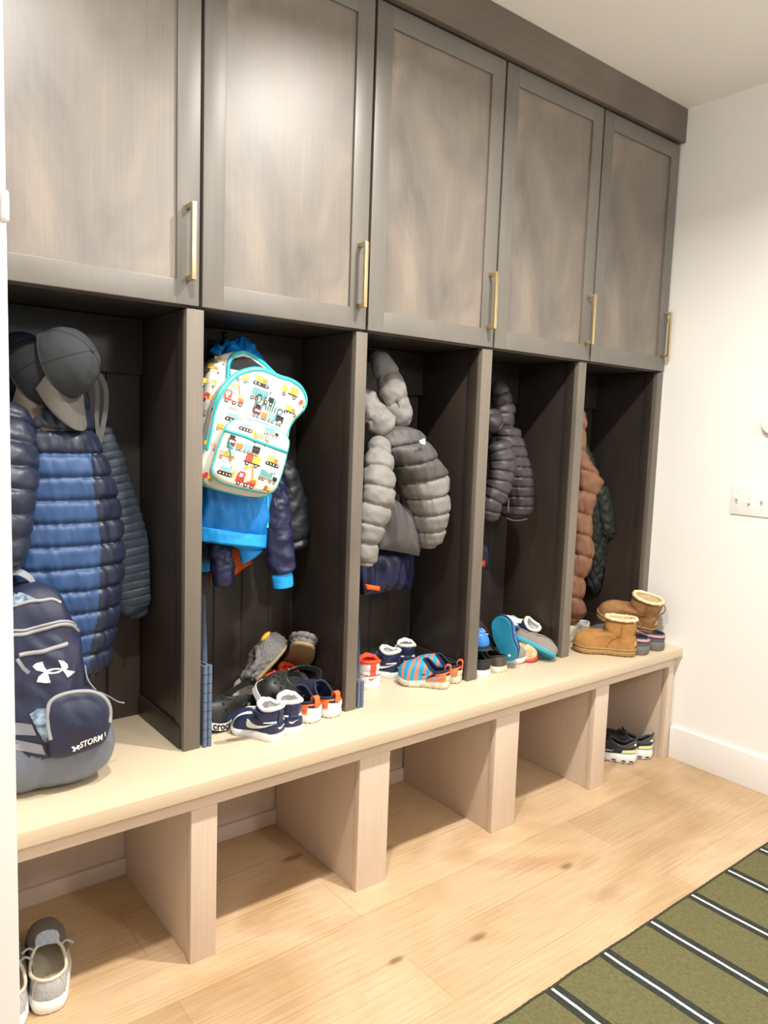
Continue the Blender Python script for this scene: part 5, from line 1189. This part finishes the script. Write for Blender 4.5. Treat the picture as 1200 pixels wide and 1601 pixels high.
def watershoe(name, label):
    t = thing(name, label, 'water shoe', (0, 0, 0)); s = Shoe(.165, .074, .012, .010, .04, (.03, .50, .052, .048, .064), .72, None, 1, True, .006)
    s.sole('sole', TQ, t, bul=0)
    m = MB(); n = 64; A = [2 * pi * (j + .5) / n for j in range(n)]; m.loft([[Vector((s.out(a, k)[0], s.out(a, k)[1], s.zs((1 - cos(a)) / 2) * f + s.z0(0) + o)) for a in A] for k, f, o in ((.98, .7, 0), (1.04, .75, 0), (1.04, 1, .007), (.98, 1, .008))], False, False); m.build('rand', NVR, t)
    s.upper('upper', [BLUS], t, None, wr=.001); s.lining('lining', [NVR, NVR], t); s.collar('collar', NVR, t, .003)
    m = MB()
    for k in range(7): a = pi - .9 + k * .3; p, d = s.S(a, .55 + .15 * (k % 2)), s.N(a, .55 + .15 * (k % 2)); m.tube([p - Vector((.006, 0, 0)) + d * .0012, p + Vector((.006, .003, .0)) + d * .0012], .0015, 6)
    m.build('print', LW, t)
    m = MB(); m.tube([(.022, 0, -.0004), (.022, 0, .002)], .005, 14); m.build('sole_plug', LW, t)
    return t
ws = watershoe('water_shoe', 'bright blue water shoe standing upright, its turquoise sole facing out'); ws['group'] = 'blue water shoes'
# the sole faces the room: toe up, sole normal turned to the viewer
def basis(o, fwd, up, loc):
    f = Vector(fwd).normalized(); u = Vector(up); u = (u - f * u.dot(f)).normalized(); l = u.cross(f); M = Matrix((f, l, u)).transposed().to_4x4(); o.rotation_euler = M.to_euler(); o.location = loc; return o
basis(ws, (-.27, .25, .93), (.90, .40, .0), at(799, 1034, y=.012))
ws2 = dup(ws, 'bright blue water shoe lying behind the divider on the black sneaker', (0, 0, 0), (0, 0, 0), 'blue water shoes'); basis(ws2, (.06, -.95, -.22), (0, -.22, 1), (1.786, .19, .575))
t3_ = dup(b_, 'navy and white high-top lying on top of the pile, against the cubby side', (0, 0, 0), (0, 0, 0), GH); basis(t3_, (-.45, .72, .48), (-.35, .25, .9), at(826, 1010, y=.14))
t4_, _ = sneaker('sneaker', 'white and black sneaker at the back of the pile behind the blue water shoe', [BLKS], RW, BLKS, .175, .074, .030); basis(t4_, (-.30, .60, .74), (-.55, -.65, .45), at(766, 1020, y=.13))
t5_, _ = sneaker('sneaker', 'grey kids sneaker with white toe bumper below the blue water shoe', [GRYT], RW, GRYT, .165, .074, .022, lace=GRYT); put_toe(t5_, 820, 1037, .165, -60)
t6_, _ = sneaker('sneaker', 'beige sneaker with a red sole beside the grey canvas slip-on', [mat('beige_canvas', '#d9c39a', .85, noise_amt=.4, noise_scale=60, col2='#b39a74'), LW], mat('red_rubber', '#d8402f', .5), FZW, .15, .068, .018, lace=mat('brown_lace', '#6b4a33', .8)); put_toe(t6_, 839, 1035, .15, -58)
CANV2 = fabric('grey_canvas', '#8f857d', .9, bump=.5)
t7_, s7_ = sneaker('slip_on_shoe', 'grey canvas slip-on with a turquoise sole tipped on its side', [CANV2], mat('turquoise_sole', '#3fa6bd', .5), CANV2, .165, .072, .016, (.02, .5, .046, .042, .056), .036)
m = MB(); s7_.patch(m, pi - .5, pi + .5, .62, .95, .003); s7_.patch(m, pi - 1.3, pi + 1.3, .7, .82, .005); m.build('strap', CANV2, t7_)
_f7 = Vector((.42, -.80, -.30)).normalized(); basis(t7_, _f7, (.62, .05, .78), at(866, 1031, z=.474) - _f7 * .165)

# ---- sheepskin boots, slippers and sneakers in the last cubby
UGG = mat('chestnut_suede', '#b98548', .9, noise_amt=.25, noise_scale=22, bump=.3, bump_scale=500, sheen=.3)
UGG2 = mat('worn_chestnut_suede', '#a4784a', .9, noise_amt=.35, noise_scale=26, bump=.3, bump_scale=500, sheen=.3)
UGS = mat('gum_boot_sole', '#a8834e', .6, noise_amt=.15, noise_scale=80); SHE = fabric('cream_sheepskin', '#e9d5a8', .95, bump=.9, bump_scale=260); UGT = mat('brown_suede_binding', '#8a5a2c', .85)
def boot(name, label, up):
    t = thing(name, label, 'boot', (0, 0, 0)); s = Shoe(.234, .098, .026, .024, .050, (.035, .50, .080, .080, .088), .86, (.02, .50, .142, .140, .143, .88), 1, True, .006, 1.3, .6)
    s.sole('sole', UGS, t, bul=.002, notch=.005)
    s.upper('upper', [up], t, None, 72, 20, 0, .0022); s.lining('lining', [SHE, SHE], t, fuzz=.003, gap=.006); s.collar('fleece_cuff', SHE, t, .0075, fuzz=.55, dz=-.0015)
    m = MB(); P = [s.T(2 * pi * i / 56) + Vector((s.T(2 * pi * i / 56).x - s.L * .26, s.T(2 * pi * i / 56).y, 0)).normalized() * .0036 + Vector((0, 0, -.005)) for i in range(56)]; m.tube(P, .0042, 8, 0, True, .9); m.build('binding', UGT, t)
    m = MB(); n = 60; m.tube([s.S(2 * pi * i / n, .035) + s.N(2 * pi * i / n, .05) * .0015 for i in range(n)], .0036, 8, 0, True); m.build('welt', UGS, t)
    m = MB()
    for sd in (1, -1): m.tube([s.S(sd * 1.52, v) + s.N(sd * 1.52, v) * .0006 for v in [0.05 + 1.93 * i / 24 for i in range(25)]], .0016, 6)
    m.tube([s.S(1.52 + (2 * pi - 3.04) * i / 40, .96) + s.N(1.52 + (2 * pi - 3.04) * i / 40, .96) * .0006 for i in range(41)], .0014, 6)
    m.build('seam', UGT, t)
    m = MB(); m.tube([s.S(0, v) + s.N(0, v) * .001 for v in [.1 + 1.85 * i / 16 for i in range(17)]], .0018, 6); m.build('heel_seam', UGT, t)
    m = MB(); s.patch(m, -.42, .42, .30, .55, .0022, 12, 6); m.build('heel_label', mat('tan_label', '#c9a878', .7), t)
    m = MB(); q = s.T(.0) + Vector((-.006, 0, -.012)); m.tube(catmull([tuple(q), tuple(q + Vector((-.010, 0, -.012))), tuple(q + Vector((-.010, 0, -.034))), tuple(q + Vector((0, 0, -.044)))], 16), .0045, 8, 0, False, .4); m.build('pull_loop', UGT, t)
    return t
bt = boot('sheepskin_boot', 'tan suede ankle boot with fleece lining, standing nearest the bench edge', UGG); bt['group'] = 'tan sheepskin boots'
put(bt, 993, 1025, head=126)
bt2 = boot('sheepskin_boot', 'tan suede ankle boot with fleece cuff, tipped on top of the grey slippers', UGG2); bt2['group'] = 'tan sheepskin boots'
basis(bt2, (-.56, .82, .20), (-.10, -.26, .97), at(1022, 989, y=-.075))
GRS = fabric('grey_suede', '#5a5c62', .9, bump=.4); GRSO = mat('grey_slipper_sole', '#6f6b64', .7); PINK = fabric('pink_braid', '#d59a9d', .8, bump=.8, bump_scale=500); GRF = fabric('dark_grey_fleece', '#3c4046', .95, bump=.8, bump_scale=260)
def braid(name, label):
    t = thing(name, label, 'slipper', (0, 0, 0)); s = Shoe(.245, .094, .036, .03, .05, (.015, .50, .064, .066, .084), .76, None, 1, True, .004)
    s.sole('sole', GRSO, t, bul=.002); s.upper('upper', [GRS], t, None, wr=.001); s.lining('lining', [GRF, GRF], t, fuzz=.002); s.collar('fleece_collar', GRF, t, .004, fuzz=.4)
    m = MB(); s.patch(m, 0, 2 * pi - .001, lambda q: .60 + .24 * math.exp(-((q - .5) / .22) ** 2), .93, .0028, 72, 4); m.build('braid', PINK, t)
    m = MB(); s.patch(m, 0, 2 * pi - .001, lambda q: .50 + .26 * math.exp(-((q - .5) / .22) ** 2), lambda q: .57 + .24 * math.exp(-((q - .5) / .22) ** 2), .0022, 72, 2); m.build('stitching', GRF, t)
    return t
GR = 'grey suede slippers with pink braid'
sp1 = braid('suede_slipper', 'grey suede slipper with pink braid directly beside the front tan boot'); sp1['group'] = GR; put(sp1, 1012, 1024, head=100)
sp2 = dup(sp1, 'grey suede slipper with pink braid nearest the white wall', (0, 0, 0), (0, 0, 0), GR); put(sp2, 1036, 1017.5, head=98)
rn, rs = sneaker('running_shoe', 'grey white and black sneaker at the back behind the tan boots', [BLKS, mat('silver_mesh', '#b9b8b4', .6)], RW, BLKS, .25, .09, .03, (.02, .45, .085, .07, .09), .05, None, RW, zone=lambda a, v: 1 if (1 - cos(a)) / 2 > .55 and v > .45 else 0, swoosh=LW)
rn.location = (2.63, .258, .4603); rn.rotation_euler = (0, 0, radians(178))
sn, _ = sneaker('sneaker', 'cream soled sneaker lying behind the toe of the front tan boot', [mat('cream_canvas', '#cfc5ae', .85)], RW2, FZW, .22, .085, .025); sn.location = (2.555, .168, .4603); sn.rotation_euler = (0, 0, radians(180))
bo_, _ = sneaker('shoe', 'black shoe wedged between the divider and the front tan boot', [BLKS], mat('dark_grey_rubber', '#4b4c4c', .6), BLKS, .24, .088, .03, (.02, .45, .10, .09, .1), .05); bo_.location = (2.283, .303, .4603); bo_.rotation_euler = (0, 0, radians(-90))

# ---- running shoes under the bench and canvas slip-ons on the floor
GRYK = fabric('dark_grey_knit', '#4a4849', .8); LIME = mat('pale_lime_tab', '#e3e6a8', .6)
def runner(name, label):
    t = thing(name, label, 'shoe', (0, 0, 0)); s = Shoe(.265, .082, .042, .030, .05, (.02, .42, .088, .066, .084), .66, None, 1, True, .012)
    s.sole('sole', RW, t, bul=.004, notch=.004)
    m = MB(); 
    for sd in (1, -1):
        for k in range(5):
            a = sd * (.55 + .32 * k); x, y, u = s.out(a, 1.055); m.ball((x, y, .012 + s.z0(u)), (.010, .004, .0028), n=6)
    m.build('sole_slot', mat('slot_black', '#17171a', .8), t)
    m = MB(); n = 64; A = [2 * pi * (j + .5) / n for j in range(n)]; m.loft([[Vector((s.out(a, k)[0], s.out(a, k)[1], s.z0((1 - cos(a)) / 2) + z)) for a in A] for k, z in ((.7, -.0), (.93, -.0), (.95, .004), (.7, .004))], True, True); m.build('outsole', mat('slot_black', '#17171a', .8), t)
    s.upper('upper', [BLKS, GRYK], t, lambda a, v: 1 if (1 - cos(a)) / 2 < .2 and v > .55 else 0); s.lining('lining', [BLKS, BLKS], t); s.collar('collar', GRYK, t, .005)
    m = MB(); s.patch(m, -.95, .95, .10, .34, .0024, 30); m.build('heel_tab', LIME, t)
    s.tongue(t, BLKS, .02, .036); s.laces(t, BLKS, 5, r=.0022, bow=True)
    m = MB()
    for A0, A1 in ((1.55, 1.28), (2 * pi - 1.28, 2 * pi - 1.55)): s.text(m, 'QC', A0, A1, .22, .42, .002, .02)
    for sd in (.32, -.32): s.patch(m, sd - .1, sd + .1, .66, .82, .003, 6)
    m.build('logo', LW, t, recalc=False)
    m = MB(); p = s.C(0); m.tube([p + Vector((.0, -.008, 0)), p + Vector((-.006, -.006, .016)), p + Vector((-.006, .006, .016)), p + Vector((0, .008, 0))], .003, 8); m.build('heel_loop', GRYK, t)
    return t
GX = 'black running shoes with white soles'
r1 = runner('running_shoe', 'black running shoe with white sole on the floor, nearer the bench upright'); r1['group'] = GX; put(r1, 993, 1192, z=.0006, head=122)
r2 = dup(r1, 'black running shoe with white sole on the floor under the bench, beside the end panel', (0, 0, 0), (0, 0, 0), GX); put(r2, 1018, 1185, z=.0006, head=122)
WOOL = mat('grey_wool_flannel', '#c4c5c8', .95, noise_amt=.3, noise_scale=320, bump=.4, bump_scale=500); CRMT = mat('cream_trim', '#d8cdb6', .8)
DUST = fabric('dark_taupe_canvas', '#77706a', .9)
def loafer(name, label):
    t = thing(name, label, 'shoe', (0, 0, 0)); s = Shoe(.265, .092, .032, .024, .050, (.02, .50, .078, .066, .082), .80, None, 1, True, .008)
    s.sole('sole', RW, t, bul=.003, notch=.002)
    s.upper('upper', [WOOL, DUST], t, lambda a, v: 1 if (1 - cos(a)) / 2 > .62 else 0, wr=.0012); s.lining('lining', [DUST, CRMT], t, insole=True); s.collar('collar', CRMT, t, .0036, .0, 2 * pi, fuzz=.25)
    s.tongue(t, fabric('pale_blue_wool', '#b6bfcb', .95, noise_amt=.3, noise_scale=200), .03, .05)
    m = MB()
    for sd in (1, -1): m.tube([s.S(sd * .55, v) + s.N(sd * .55, v) * .001 for v in [i / 12 for i in range(13)]], .0014, 6)
    m.build('seam', CRMT, t)
    m = MB(); p = s.C(pi - .9)
    for sd in (1, -1):
        p = s.C(pi - sd * .8); m.tube(catmull([tuple(p), tuple(p + Vector((.004, sd * .012, .006))), tuple(p + Vector((-.004, sd * .026, .002)))], 10), [.003] * 9 + [.005], 8, 0, False, .6)
    m.build('laces', mat('grey_lace', '#b5b6b8', .8), t)
    return t
GL = 'grey wool slip-ons on the floor'
l1 = loafer('slip_on_shoe', 'grey wool slip-on with white sole on the oak floor below the bench, fully in view'); l1['group'] = GL; put(l1, 77, 1587, z=.0006, head=76)
l2 = dup(l1, 'grey wool slip-on on the oak floor, mostly cut off by the white door jamb', (0, 0, 0), (0, 0, 0), GL); put(l2, 24, 1604, z=.0006, head=80); l2.location = (.262, -.125, .0006)

# ---- folded blue-grey ribbed panels standing beside the dividers
BGP = mat('blue_grey_plastic', '#5f6f86', .5)
def ribbed(label, x, y, h):
    t = thing('ribbed_panel', label, 'panel', (x, y, .4602), 'blue-grey ribbed panels')
    for k in range(2):
        m = MB(); xx = x + .007 + k * .0125
        n = 9; dz = h / n
        for i in range(n):
            m.tube([(xx, y, .4605 + i * dz), (xx, y, .4605 + i * dz + dz * .93)], .0058, 12)
        m.box(xx - .004, xx + .004, y, y + .22, .4606, .4605 + h - .004, .001)
        m.build('leaf', BGP, t, True)
    m = MB(); rings = []
    for i in range(9):
        k = i / 8; w = .006 * (1 - k) + .0006; z = .4605 + h + .006 + .17 * k - .0; rings.append([Vector((x + .0055 - .0 * k, y + .012, z)), Vector((x + .0055 + w * 1.3, y + .004, z)), Vector((x + .0055 + w * 1.3, y + .05, z)), Vector((x + .0055, y + .05, z))])
    m.loft(rings, True, True); m.build('blade', BGP, t, True)
    return t
ribbed('blue-grey ribbed plastic panel standing against the divider beside the black clog', .7490, .006, .215)
ribbed('blue-grey ribbed plastic panel peeping past the divider beside the white high-top', 1.2405, .012, .08)
